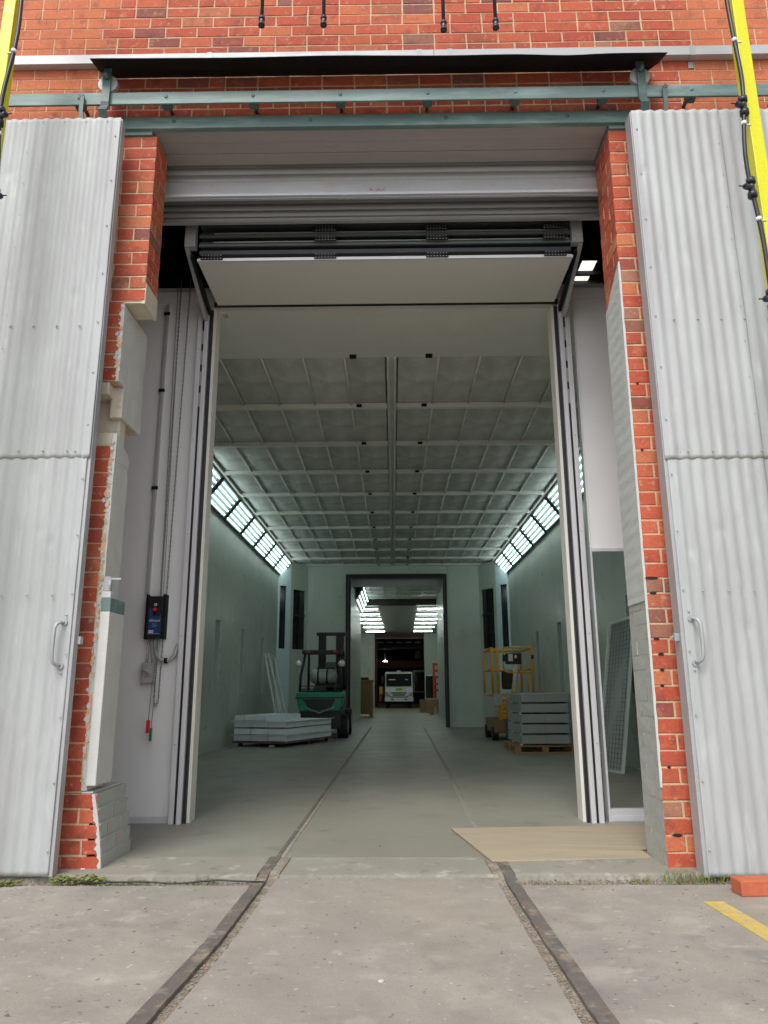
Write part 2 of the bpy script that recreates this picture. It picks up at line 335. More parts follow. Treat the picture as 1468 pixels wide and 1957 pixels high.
# threshold slab with a broken front edge
def thr_front(x): return -.155 + .03*noise.noise(Vector((x*6, 1, 0))) + .012*noise.noise(Vector((x*30, 4, 0)))
def x_slab(x0, x1, y1, top, nm, mt, yfront):
    n = max(8, int((x1-x0)/.012)); vs = []; fs = []
    for i in range(n+1):
        x = x0+(x1-x0)*i/n; yf = yfront(x)
        z = top-.006-abs(.008*noise.noise(Vector((x*20, 7, 0))))
        vs += [(x, yf-.012, -.07), (x, yf, z), (x, yf+.03, top), (x, y1, top)]
    for i in range(n):
        k = i*4; fs += [(k, k+4, k+5, k+1), (k+1, k+5, k+6, k+2), (k+2, k+6, k+7, k+3)]
    struct(nm, MB().add(vs, fs), mt)
x_slab(-3.4, -.772, .30, .016, 'threshold_slab_left', 'slabworn', lambda x: thr_front(x)-.02)
x_slab(-.652, .548, .30, .004, 'threshold_slab_middle', 'slabworn', lambda x: -.135+.004*noise.noise(Vector((x*20, 0, 9))))
x_slab(.668, 3.4, .30, .016, 'threshold_slab_right', 'slabworn', thr_front)
mb = MB(); poly_strip(mb, ys_(.30, 80, 6), lambda y: -9, lambda y: 9, -.07, .012); struct('floor', mb, 'floor')
# dirt gutter between slabs
def gutter(x0, x1, nm):
    nx, ny = int((x1-x0)/.02), 8; vs = []; fs = []
    for i in range(nx+1):
        for j in range(ny+1):
            x = x0+(x1-x0)*i/nx; y = EDGE-.012+(.17)*j/ny
            vs.append((x, y, -.024+.012*noise.noise(Vector((x*12, y*12, 2)))+.006*noise.noise(Vector((x*50, y*50, 5)))))
    for i in range(nx):
        for j in range(ny): k = i*(ny+1)+j; fs.append((k, k+ny+1, k+ny+2, k+1))
    struct(nm, MB().add(vs, fs), 'dirt')
gutter(-3.4, -.80, 'dirt_strip_left'); gutter(.68, 3.4, 'dirt_strip_right')
# rails and their grooves
for tab, sgn, side in ((RL, 1, 'left'), (RR, -1, 'right')):
    t = thing('crane_rail', 'worn steel rail sunk in the concrete on the %s side of the doorway' % side, 'rail', (rx(tab, 0), 0, -.03), 'rails running into the building')
    ys = ys_(-8, 0.30, 180); ramp = lambda y, c0: c0 + (.0165-c0+(-.0 if c0 > -.01 else -.004))*min(1, max(0, (y+.22)/.16))
    a = lambda y: rx(tab, y)+jag(y, sgn*3, .004); b = lambda y: rx(tab, y)+sgn*RW+jag(y, sgn*4, .006)
    mb = MB(); poly_strip(mb, ys, (a if sgn > 0 else b), (b if sgn > 0 else a), -.06, lambda y: ramp(y, -.003)); part('rail_head', mb, 'rail', t)
    ys2 = ys_(.30, 16, 120)
    a2 = lambda y: rx(tab, y)+sgn*(.030 if sgn > 0 else .042)+jag(y, sgn, .004); b2 = lambda y: rx(tab, y)+sgn*.056+jag(y, sgn*4, .006)
    mb = MB(); poly_strip(mb, ys2, (a2 if sgn > 0 else b2), (b2 if sgn > 0 else a2), -.02, .0162); part('indoor_rail_head', mb, 'slabworn' if sgn < 0 else 'rail', t)
    c = lambda y: rx(tab, y)+sgn*(RW-.002); d = lambda y: rx(tab, y)+sgn*(RW+GW+.012)
    mb = MB(); poly_strip(mb, ys, (c if sgn > 0 else d), (d if sgn > 0 else c), -.06, lambda y: ramp(y, -.021)); struct('flangeway_fill_'+side, mb, 'dirt')
    e = lambda y: rx(tab, y)+sgn*(.060); g = lambda y: rx(tab, y)+sgn*(.086)+jag(y, 9, .004)
    mb = MB(); poly_strip(mb, ys2, (e if sgn > 0 else g), (g if sgn > 0 else e), -.02, .0152); struct('indoor_flangeway_'+side, mb, 'slabworn')
# pebbles in the grooves, the gutter and about the slab
def pebbles(spots, nm):
    mb = MB()
    for x, y, z, r in spots:
        vs = [Vector((U(-1, 1), U(-1, 1), U(-.6, .8))).normalized()*r*U(.7, 1.2) for _ in range(6)]
        base = [(1, 0, 0), (-1, 0, 0), (0, 1, 0), (0, -1, 0), (0, 0, .8), (0, 0, -.8)]
        rz = Matrix.Rotation(U(0, 3), 3, 'Z')
        vs = [Vector((x, y, z)) + rz @ (Vector(q)*r*U(.6, 1.2)) for q in base]
        mb.add(vs, [(0, 2, 4), (2, 1, 4), (1, 3, 4), (3, 0, 4), (2, 0, 5), (1, 2, 5), (3, 1, 5), (0, 3, 5)])
    return single(nm, mb, 'pebble', None, None, kind='stuff')
sp = []
for tab, sgn in ((RL, 1), (RR, -1)):
    for _ in range(420):
        y = U(-2.6, -.1); sp.append((rx(tab, y)+sgn*(RW+U(.006, GW)), y, -.018, U(.002, .0065)))
o = pebbles(sp, 'groove_gravel'); o['label'] = 'small stones packed in the grooves beside the rails'; o['category'] = 'gravel'
sp = []
for _ in range(1300):
    x = random.choice((U(-2.8, -.8), U(.7, 2.6))); sp.append((x, U(EDGE, -.14), -.012, min(.012, .002+abs(random.gauss(0, .0035)))))
for _ in range(90):
    sp.append((U(-2.2, 2.2), random.choice((U(-2.4, -.3), U(-.6, -.3))), -.010, U(.0015, .005)))
o = pebbles(sp, 'gutter_gravel'); o['label'] = 'loose stones and crumbs of concrete along the threshold edge'; o['category'] = 'gravel'
# painted line, tan sheet, cable, loose brick
mb = MB(); mb.prism([(1.52, -.60), (1.62, -.60), (1.64, -1.0), (1.70, -2.6), (1.60, -2.6), (1.54, -1.0)], -.013, -.0085)
struct('yellow_line', mb, 'yellowline')
mb = MB(); mb.prism([(.41, 1.20), (.575, .15), (1.1, .19), (1.555, .235), (1.556, .46), (2.02, .52), (2.02, 1.29), (1.2, 1.26)], .0165, .0235)
single('hardboard_sheet', mb, 'ply', 'tan hardboard sheet lying on the floor against the right jamb', 'board', (1.1, .8, .016))
mb = MB(); pts = [(-1.72+1.0*t/12, -.255-.012*math.sin(t*.5)+.01*math.sin(t*1.7), .003-.006*math.cos(t)) for t in range(13)]; mb.tube(pts, .0045, 6)
single('cable', mb, 'hose', 'thin dark cable lying in the dirt left of the left rail', 'cable', (-1.2, -.25, 0))
mb = MB(); mb.box(-.115, .115, -.055, .055, 0, .075)
lb = single('loose_brick', mb, 'looseb', 'loose orange brick lying on the ground in front of the right sliding door', 'brick', bev=.006); lb.location = (1.865, -.45, -.012); lb.rotation_euler = (0, 0, R(4))
# weeds
def weed(n, rad, h, label, loc, blade=True, flower=False):
    mb = MB()
    for _ in range(n):
        a = U(0, 6.28); r = rad*math.sqrt(U(0, 1)); bx_, by = r*math.cos(a)*1.6, r*math.sin(a)*.55
        hh = h*U(.4, 1.1); dx, dy = U(-.6, .6)*hh, U(-.6, .4)*hh; mi = 0 if random.random() < .68 else 1
        if blade:
            wv = Vector((U(-1, 1), U(-1, 1), 0)).normalized()*.0018
            p0, p1, p2 = Vector((bx_, by, 0)), Vector((bx_+dx*.4, by+dy*.4, hh*.7)), Vector((bx_+dx, by+dy, hh))
            mb.add([p0-wv, p0+wv, p1+wv*.8, p1-wv*.8, p2], [(0, 1, 2, 3), (3, 2, 4)], mi)
        else:
            cx, cy, cz = bx_+dx*.5, by+dy*.5, hh*.6; L = U(.008, .02); q = U(0, 6.28); tl = U(-.4, .5)
            u = Vector((math.cos(q), math.sin(q), tl)).normalized()*L; v = Vector((-math.sin(q), math.cos(q), U(-.3, .3)))*L*.45
            c0 = Vector((cx, cy, cz)); mb.add([c0-u, c0-u*.2+v, c0+u, c0-u*.2-v], [(0, 1, 2, 3)], mi)
            if random.random() < .5: mb.add([(bx_, by, 0), (bx_+.002, by, 0), c0+Vector((.001, 0, 0)), c0], [(0, 1, 2, 3)], mi)
    mats = ['leafg', 'leafd']
    if flower:
        for k in range(6):
            a = k*1.05; c0 = Vector((.03, -.01, h*1.15)); u = Vector((math.cos(a), math.sin(a)*.6, .5))*.016; v = Vector((-math.sin(a), math.cos(a), 0))*.006
            mb.add([c0, c0+u*.6+v, c0+u, c0+u*.6-v], [(0, 1, 2, 3)], 2)
        mats.append('petal')
    o = single('weed', mb, mats, label, 'weed', kind='stuff'); o.location = loc; return o
weed(260, .10, .065, 'leafy weed with a white scrap at the foot of the left brick pier', (-1.76, -.205, -.02), False, True)
weed(160, .06, .05, 'small leafy weed under the bottom edge of the left sliding door', (-2.13, -.26, -.02), False)
weed(60, .04, .025, 'sparse weed in the dirt just right of the left pier', (-1.42, -.20, -.02), True)
weed(330, .12, .06, 'tuft of grass growing at the foot of the right brick pier', (1.66, -.17, -.02), True)
weed(90, .10, .02, 'low dry weed between the left pier weed and the threshold', (-1.58, -.22, -.02), False)

weed(70, .05, .03, 'thin weed in the dirt strip well right of the left pier', (-1.05, -.20, -.02), True)
weed(60, .05, .028, 'thin weed in the dirt strip left of the right pier grass', (1.35, -.19, -.02), True)
# ------------------------------------------------------------------ brickwork
_bc = {}
def brick_mesh(wd, dp, ht, side, var):
    key = (round(wd, 3), round(dp, 3), round(ht, 3), side, var)
    if key in _bc: return _bc[key]
    rnd = random.Random(hash(key) % 99991); j = lambda: rnd.uniform(-.0028, .0028); c = .0035
    X0, X1, Y0, Y1, Z0, Z1 = -wd/2, wd/2, 0, dp, -ht/2, ht/2
    back = [(X0, Y1, Z0), (X1, Y1, Z0), (X1, Y1, Z1), (X0, Y1, Z1)]
    mid = [(X0+j(), Y0+c, Z0+j()), (X1+j(), Y0+c, Z0+j()), (X1+j(), Y0+c, Z1+j()), (X0+j(), Y0+c, Z1+j())]
    fr = [(X0+c+j(), Y0+.3*j(), Z0+c+j()), (X1-c+j(), Y0+.3*j(), Z0+c+j()), (X1-c+j(), Y0+.3*j(), Z1-c+j()), (X0+c+j(), Y0+.3*j(), Z1-c+j())]
    b = MB(); fs = [(8, 9, 10, 11)] + [(4+i, 4+(i+1) % 4, 8+(i+1) % 4, 8+i) for i in range(4)] + [(i, (i+1) % 4, 4+(i+1) % 4, 4+i) for i in range(4)] + [(3, 2, 1, 0)]
    b.add(back+mid+fr, fs)
    if side:   # painted reveal face: +1 the right face, -1 the left face
        for i in range(len(b.f)):
            xs = [b.v[k].x for k in b.f[i]]
            if (side > 0 and min(xs) > X1-.004) or (side < 0 and max(xs) < X0+.004): b.mi[i] = 1
    me = b.mesh('brick', ['brick', 'paintbrick' if side > -1 else 'paintbrick']); _bc[key] = me; return me
def brick(parent, x, y, z, wd, dp, ht=.083, side=0, rot=0):
    me = brick_mesh(wd, dp, ht, side, random.randrange(4))
    o = bpy.data.objects.new('brick', me); o.location = Vector((x, y, z))-parent.location
    o.rotation_euler = (U(-.004, .004), U(-.009, .009), rot+U(-.004, .004)); link(o, parent); return o
CH = .0935; BW = .2315; HW = .110; JT = .0115
# wall over the doorway
wall = thing('brick_wall', 'red brick wall above the tall doorway crossed by a pale metal trunking', 'wall', (0, 0, 5.14))
core = MB()
core.box(-4.2, 4.2, -.0005, .36, 5.14, 6.60)
part('mortar_core', core, 'mortar', wall)
cb = MB(); cb.box(-9, -4.2, 0, .36, 0, 6.6); cb.box(4.2, 9, 0, .36, 0, 6.6); cb.box(-9, 9, 0, .36, 6.6, 8.2)
cb.box(-4.2, -2.2, 0, .36, 0, 5.14); cb.box(2.0, 4.2, 0, .36, 0, 5.14)
part('outlying_brickwork', cb, 'farbrick', wall)
cand = []
for r in range(15):
    z = 5.14+CH*(r+.5); x = -3.9 + (r % 2)*(.12)
    hdr_row = (r in (1, 6, 11))
    while x < 3.9:
        wd = HW if (hdr_row and random.random() < .6) or random.random() < .03 else BW
        cand.append((x+wd/2, z, wd)); x += wd+JT
vis = [c for c in cand if abs(c[0]) < 3.25 and c[1] < 6.5]
vis.sort(key=lambda c: abs(c[0])); rest = vis[298:]; vis = vis[:298]
for x, z, wd in vis: brick(wall, x, -.0045+U(-.0012, .0012), z, wd, .10)
mb = MB()
for x, z, wd in rest + [c for c in cand if abs(c[0]) >= 3.25]: mb.box(x-wd/2, x+wd/2, -.004, .09, z-.0415, z+.0415)
part('outer_bricks', mb, 'brick', wall, kind='stuff')

# left pier (its right-hand faces are the doorway's left reveal)
pl = thing('brick_pier', 'brick pier left of the doorway, cut back and patched with white render', 'pier', (-1.95, 0, 0))
mc = MB()
mc.box(-2.2, -1.7195, .0005, .245, 3.655, 4.998); mc.box(-2.2, -1.866, .0005, .47, 3.06, 3.655)
mc.box(-2.2, -1.862, .0005, .245, .43, 2.60); mc.box(-2.2, -1.80, .0005, .49, 0, .425)
part('mortar_core', mc, 'mortar', pl)
def courses(par, z0, z1, xe, sgn, depth, side=0, start=0, cut=0):
    """courses of bricks ending at the corner xe; sgn=+1: the corner is the right end (left pier)"""
    n = int(round((z1-z0)/CH)); ch = (z1-z0)/n
    for r in range(n):
        z = z0+ch*(r+.5); xe2 = xe(z) if callable(xe) else xe; A = (r+start) % 2 == 0; ht = ch-.0105
        if A:   # stretcher along the face, more bricks run into the reveal
            brick(par, xe2-sgn*BW/2, -.0035+U(-.001, .001), z, BW, .105, ht, side*sgn)
            rest_d = depth-.115
            y = .117
            while rest_d > .06:
                L = min(BW, rest_d-.004) if rest_d < BW+.02 else BW
                brick(par, xe2-sgn*.055, y, z, .11, L, ht, side*sgn); y += L+JT; rest_d -= L+JT
            x = xe2-sgn*(BW+JT); 
            brick(par, x-sgn*HW/2, -.003, z, HW, .105, ht)
        else:   # header at the corner
            L = min(BW, depth-.006)
            brick(par, xe2-sgn*HW/2, -.0035+U(-.001, .001), z, HW, L, ht, side*sgn)
            y = L+JT; rest_d = depth-L-JT
            while rest_d > .05:
                Lb = min(BW, rest_d-.004); brick(par, xe2-sgn*HW/2, y-.003, z, HW, Lb, ht, side*sgn); y += Lb+JT; rest_d -= Lb+JT
            x = xe2-sgn*(HW+JT)
            if random.random() < .45:
                brick(par, x-sgn*HW/2, -.003, z, HW, .105, ht); brick(par, x-sgn*(HW*1.5+JT), -.003, z, HW, .105, ht)
            else: brick(par, x-sgn*BW/2, -.003, z, BW, .105, ht)
courses(pl, 3.655, 4.998, -1.716, 1, .25, start=0)
courses(pl, 3.06, 3.655, -1.862, 1, .12, start=1)
courses(pl, .43, 2.60, -1.858, 1, .12, start=0)
courses(pl, 0, .425, lambda z: -1.708-.07*(z/.43)**1.5, 1, .49, side=1, start=0)
mb = MB(); mb.box(-1.86, -1.79, -.003, .49, .4255, .436); part('render_ledge', mb, 'plaster', pl, bev=.003)
def slab_rough(mb, x0, x1, y0, y1, z0, z1, amp=.006, nz=24, ny=6, seed=0):
    """upright render slab whose +X face and edges wander"""
    vs = []; fs = []
    for i in range(nz+1):
        for j in range(ny+1):
            z = z0+(z1-z0)*i/nz; y = y0+(y1-y0)*j/ny
            ej = amp*2.0*noise.noise(Vector((z*5, seed, j*.5)))+amp*1.1*noise.noise(Vector((z*28, seed, j*.5)))
            yy = y + (ej if j in (0, ny) else 0)
            vs.append((x1+amp*noise.noise(Vector((y*9, z*5, seed))), yy, z)); 
    k = len(vs)
    for i in range(nz+1):
        for j in range(ny+1):
            z = z0+(z1-z0)*i/nz; y = y0+(y1-y0)*j/ny; vs.append((x0, y, z))
    g = lambda i, j: i*(ny+1)+j
    for i in range(nz):
        for j in range(ny): fs.append((g(i, j), g(i, j+1), g(i+1, j+1), g(i+1, j)))
        fs.append((g(i, 0), g(i+1, 0), k+g(i+1, 0), k+g(i, 0))); fs.append((g(i, ny), k+g(i, ny), k+g(i+1, ny), g(i+1, ny)))
    for j in range(ny):
        fs.append((g(0, j), k+g(0, j), k+g(0, j+1), g(0, j+1))); fs.append((g(nz, j), g(nz, j+1), k+g(nz, j+1), k+g(nz, j)))
    mb.add(vs, fs, 0, False)
mb = MB(); slab_rough(mb, -1.87, -1.848, -.006, .472, 3.055, 3.62, seed=1); slab_rough(mb, -1.9, -1.848, .10, .472, 2.835, 3.056, .004, seed=8)
part('render_patch', mb, 'plaster', pl)
mb = MB(); slab_rough(mb, -1.862, -1.829, -.004, .25, .44, 2.50, .004, 60, 6, seed=3)
mb.prism([(0, 2.50), (.25, 2.50), (.25, 2.56), (.225, 2.60), (.0, 2.685)], -1.862, -1.829, 'x')
part('render_patch', mb, 'plaster', pl, bev=.004)
mb = MB()
mb.box(-2.2, -1.725, .003, .245, 3.640, 3.655)                      # underside of the upper brickwork
mb.box(-1.737, -1.712, .0, .25, 3.635, 3.80)
part('render_lip', mb, 'cream', pl, bev=.004)
mb = MB()
mb.box(-2.2, -1.87, .14, .245, 2.55, 3.06); mb.box(-1.935, -1.851, .10, .47, 2.83, 3.055)
mb.box(-2.2, -1.915, .005, .14, 2.965, 3.056)
part('cream_render_block', mb, 'cream', pl, bev=.006)
mb = MB(); mb.box(-2.2, -1.862, -.001, .13, 2.598, 2.688); part('rubble_ledge', mb, 'cream', pl, bev=.008)
mb = MB(); slab_rough(mb, -1.87, -1.842, -.0035, .02, .45, 2.6, .003, 60, 1, seed=6); part('mortar_fillet', mb, 'mortar', pl)
mb = MB(); vs = []; fs = []
for i in range(5):
    z = .425/5*(i+.5); x = -1.708-.07*(z/.43)**1.5-.0004; mb.box(x-.03, x, .004, .486, z-.0425, z+.0424)
part('painted_joints', mb, 'paintbrick', pl)
mb = MB(); vs = []; fs = []; n_ = 120
for i in range(n_+1):
    z = .004+.42*i/n_; xc = -1.709-.07*(z/.43)**1.5; w_ = .02+.02*noise.noise(Vector((z*11, 3, 8)))+.016*noise.noise(Vector((z*45, 3, 8)))
    vs += [(xc-w_, -.0062, z), (xc+.0005, -.0062, z), (xc+.0015, .012, z)]
for i in range(n_): k = 3*i; fs += [(k, k+1, k+4, k+3), (k+1, k+2, k+5, k+4)]
mb.add(vs, fs); part('flaked_paint', mb, 'paintlight', pl)
mb = MB(); mb2 = MB()
for k in range(150):
    if k % 3: z = U(.45, 2.66); x = -1.845-abs(random.gauss(0, .012))
    else: z = U(3.06, 3.62); x = -1.853-abs(random.gauss(0, .014))
    s_ = U(.004, .017); pol = [(x+s_*U(.3, 1.2)*math.cos(i*.9), z+s_*U(.4, 1.9)*math.sin(i*.9)) for i in range(7)]
    (mb if k % 2 else mb2).prism(pol, -.0085-U(0, .002), -.003, 'y')
part('render_chips', mb, 'plaster', pl, kind='stuff'); part('mortar_chips', mb2, 'mortar', pl, kind='stuff')
# timber guard and hinge stub against the left pier
gd = thing('timber_guard', 'flaking white timber post fixed against the left brick pier', 'post', (-1.80, .02, .45))
mb = MB(); mb.box(-1.8285, -1.768, -.03, .225, .47, 1.50); part('post', mb, 'plaster', gd, bev=.006)
mb = MB(); mb.box(-1.8285, -1.768, -.03, .225, 1.50, 1.585); part('green_band', mb, 'green', gd, bev=.004)
mb = MB(); mb.box(-1.8285, -1.772, -.03, .04, 1.585, 1.625); part('post_cap', mb, 'paintlight', gd, bev=.003)
mb = MB(); mb.box(-1.826, -1.785, -.02, .02, 1.63, 1.72); mb.box(-1.80, -1.72, -.015, .0, 1.700, 1.712); mb.tube([(-1.79, -.01, 1.64), (-1.79, -.01, 1.70)], .011, 8)
single('hinge_stub', mb, 'galvedge', 'broken steel hinge stub above the white timber post', 'hinge', (-1.8, 0, 1.66))

# right pier
pr = thing('brick_pier', 'straight red brick pier right of the doorway with grey painted reveal', 'pier', (1.7, 0, 0))
XR = lambda z: 1.567+.007*z
mc = MB(); 
for k in range(50):
    z0, z1 = k*.1, min(4.998, k*.1+.1); mc.box(XR(z0)+.0035, 2.05, .0005, .355, z0, z1)
part('mortar_core', mc, 'mortar', pr)
mc = MB()
for k in range(40):
    z0, z1 = k*.04, k*.04+.04; mc.box(XR(z0)+.0011, XR(z0)+.0042, .004, .357, z0, z1)
part('painted_joints', mc, 'paintbrick', pr)
courses(pr, 0, 3.66, XR, -1, .36, side=1, start=0)
courses(pr, 3.66, 4.998, XR, -1, .36, start=1)
mb = MB(); vs = []; fs = []; nz, ny = 60, 8
for i in range(nz+1):
    for j in range(ny+1):
        z = 1.55+(3.70+.18*(1-j/ny)*0-1.55)*i/nz; top = 3.92-.22*j/ny; z = 1.55+(top-1.55)*i/nz; y = -.004+.355*j/ny
        vs.append((XR(z)-.006+.0025*noise.noise(Vector((y*8, z*4, 5)))+.0012*math.cos(2*math.pi*z/CH), y, z))
for i in range(nz):
    for j in range(ny): k = i*(ny+1)+j; fs.append((k, k+1, k+ny+2, k+ny+1))
k0 = len(vs)
for i in range(nz+1): a = vs[i*(ny+1)]; vs.append((a[0]+.009, a[1], a[2]))
for i in range(nz): fs.append((i*(ny+1), (i+1)*(ny+1), k0+i+1, k0+i))
mb.add(vs, fs); part('pale_paint_coat', mb, 'paintlight', pr)
mb = MB(); slab_rough(mb, 1.61, 1.60, .0, .0, 0, 0) if False else None
# white line of render at the corner of the right pier
mb = MB(); vs = []; fs = []
for i in range(161):
    z = .45+3.45*i/160; x = XR(z); w_ = .006+.004*noise.noise(Vector((z*14, 3, 3)))
    vs += [(x-.008, -.0062, z), (x+w_, -.0062, z), (x+w_, .004, z), (x-.008, .004, z)]
for i in range(160):
    k = i*4; fs += [(k, k+1, k+5, k+4), (k+1, k+2, k+6, k+5), (k+3, k, k+4, k+7)]
mb.add(vs, fs); part('corner_fillet', mb, 'plaster', pr)
# holes where mortar has gone, their shade put on as black patches
mb = MB()
for kz, l_ in ((18, .045), (17, .022), (14, .018), (13, .018), (12, .014), (11, .012), (6, .01), (32, .010), (27, .010), (2, .03)):
    z = kz*3.66/39; x = XR(z)+U(.04, .07); mb.prism([(x-l_, z), (x-l_*.2, z+.010), (x+l_*.5, z+.007), (x+l_, z), (x+l_*.3, z-.008), (x-l_*.5, z-.006)], -.0078, .0, 'y')
part('mortar_hole_shade', mb, 'black', pr, kind='stuff')
# square patches of the pier above, green painted timber blocks under the beam
bm_ = thing('door_head_beam', 'sage green painted timber beam across the top of the doorway', 'beam', (0, 0, 5.0))
mb = MB(); mb.box(-2.05, 1.80, -.045, .0, 5.032, 5.133); part('front_board', mb, 'green', bm_, bev=.004)
mb = MB(); mb.box(-2.0, -1.752, -.02, .36, 4.9985, 5.0315); part('bearing_block', mb, 'green', bm_, bev=.003)
mb = MB(); mb.box(1.603, 1.90, -.02, .36, 4.9985, 5.0315); part('bearing_block', mb, 'green', bm_, bev=.003)
ysb = [-.001, .118, .236, .36]
for i in range(3):
    mb = MB(); mb.box(-1.751, 1.602, ysb[i]+.002, ysb[i+1]-.002, 5.0335+(.004 if i == 1 else 0), 5.12); part('soffit_board', mb, 'board', bm_, bev=.003)
for x in (-1.588, -.584, .412, 1.30):
    mb = MB(); mb.dome((x, -.045, 5.088), .017); part('bolt_head', mb, 'greendark', bm_)
# door track
tr = thing('door_track', 'long green steel track bolted to the wall over the doorway', 'track', (0, -.15, 5.19))
mb = MB(); mb.box(-4.2, 4.2, -.162, -.145, 5.139, 5.240); part('flat_bar', mb, 'green', tr, bev=.003)
for i in range(-4, 6):
    x = -.355+.631*i
    mb = MB(); mb.box(x-.033, x+.033, -.144, -.10, 5.134, 5.225); mb.tube([(x, -.101, 5.19), (x, -.003, 5.19)], .014, 6); part('packing_block', mb, 'greendark', tr)
    mb = MB(); mb.dome((x, -.162, 5.197), .016); part('bolt_head', mb, 'green', tr)
def hanger(x, label):
    t = thing('door_hanger', label, 'door hanger', (x, -.17, 5.3), 'hangers of the sliding doors')
    mb = MB(); mb.tube([(x, -.168, 5.315), (x, -.128, 5.315)], .072, 28); part('wheel', mb, 'galvedge', t, bev=.003)
    prof = [(-.185, 5.445), (-.185, 5.14), (-.180, 5.11), (-.195, 5.085), (-.21, 5.05), (-.19, 5.02), (-.17, 4.985)]
    mb = MB()
    for (a, b), (c_, d) in zip(prof, prof[1:]): mb.bar((x, a, b), (x, c_, d), .058, .009, (0, 1, 0))
    part('strap', mb, 'greendark', t)
    mb = MB(); mb.tube([(x, -.225, 5.345), (x, -.10, 5.345)], .013, 8); mb.tube([(x, -.206, 5.345), (x, -.19, 5.345)], .022, 6); part('axle_bolt', mb, 'greendark', t)
    return t
hanger(-2.05, 'green iron wheel hanger on the track above the left sliding door')
hanger(1.81, 'green iron wheel hanger on the track above the right sliding door')
def stop(x, label, s):
    t = thing('track_stop', label, 'bracket', (x, -.17, 5.1), 'stops on the door track')
    mb = MB()
    for a, b in (((x-.02*s, -.185, 5.215), (x, -.185, 5.19)), ((x, -.185, 5.19), (x, -.185, 5.06)), ((x, -.185, 5.06), (x+.01*s, -.185, 4.99))): mb.bar(a, b, .012, .03, (1, 0, 0))
    part('hook_plate', mb, 'greendark', t)
    mb = MB(); mb.box(min(x, x+.12*s), max(x, x+.12*s), -.2, -.12, 4.985, 4.992); part('foot_plate', mb, 'greendark', t)
stop(-2.215, 'small green hook bracket beside the left door hanger', 1)
stop(1.965, 'small green hook bracket beside the right door hanger', -1)
# trunking and canopy
tk = thing('cable_trunking', 'pale galvanised trunking running across the brick wall', 'trunking', (0, 0, 5.6))
for a, b in ((-4.2, .335), (.338, 4.2)):
    mb = MB(); mb.box(a, b, -.062, -.0065, 5.600, 5.680); part('trunk_length', mb, 'zinc', tk, bev=.002)
for x in (-1.35, .225, .455, 2.26):
    mb = MB(); mb.box(x-.018, x+.018, -.065, -.062, 5.594, 5.683); mb.box(x-.018, x+.018, -.064, -.0062, 5.594, 5.5985); mb.box(x-.018, x+.018, -.0105, -.006, 5.53, 5.586); mb.dome((x, -.0105, 5.545), .008)
    part('strap', mb, 'galvedge', tk)
cn = MB(); N = 40; vs = []; fs = []
for i in range(N+1):
    x = -2.13+4.09*i/N; sag = .010*noise.noise(Vector((x*1.2, 0, 0)))+(.02*math.exp(-((x-1.25)/.25)**2)); fl = .05 if i in (0, N) else 0
    zf = 5.384-.018*i/N-sag
    xb = x + (.0 if 0 < i < N else (.02 if i == 0 else -.02))
    for y, z in ((-.006, 5.516), (-.15, 5.44), (-.31, zf)): vs.append((xb if y > -.1 else x, y, z)); 
    for y, z in ((-.006, 5.520), (-.15, 5.444), (-.312, zf+.004)): vs.append((xb if y > -.1 else x, y, z))
for i in range(N):
    k = i*6
    for j in (0, 1): fs += [(k+j, k+j+1, k+6+j+1, k+6+j), (k+3+j, k+6+3+j, k+6+4+j, k+4+j)]
    fs += [(k+2, k+5, k+11, k+8)]
cn.add(vs, fs); single('canopy', cn, 'blackiron', 'black sheet metal flashing sloping out over the door track', 'canopy', (0, -.1, 5.5))

# ------------------------------------------------------------------ sliding doors of corrugated iron
def corr(x0, x1, z0, z1, y, seed, edge=0, dents=26, ph=0):
    nx = max(8, int((x1-x0)/.0095)); nz = 90; vs = []; fs = []; rnd = random.Random(seed)
    D = [(rnd.uniform(x0, x1), rnd.uniform(z0, z1), rnd.uniform(.012, .045), rnd.uniform(-.009, .004)) for _ in range(dents)]
    for i in range(nx+1):
        x = x0+(x1-x0)*i/nx
        for j in range(nz+1):
            z = z0+(z1-z0)*j/nz; d = -.0056*math.cos(2*math.pi*(x+ph)/.0765)
            if edge > 0 and x > x1-.045 or edge < 0 and x < x0+.045: d *= .15
            d += .005*noise.noise(Vector((x*2.2, z*1.6, seed)))+.002*noise.noise(Vector((x*9, z*5, seed)))
            for dx, dz, r, a in D:
                q = ((x-dx)**2*1.6+(z-dz)**2)/(r*r)
                if q < 5: d -= a*math.exp(-q)
            zz = z + (.003*math.cos(2*math.pi*(x+ph)/.0765)+.003*noise.noise(Vector((x*7, 0, seed))) if j == 0 else 0)
            vs.append((x, y+d, zz))
    for i in range(nx):
        for j in range(nz): k = i*(nz+1)+j; fs.append((k, k+nz+1, k+nz+2, k+1))
    mb = MB(); mb.add(vs, fs, 0, True); return mb
def sheet(mb, par):
    o = part('corrugated_sheet', mb, 'galv', par); md = o.modifiers.new('gauge', 'SOLIDIFY'); md.thickness = .0012; return o
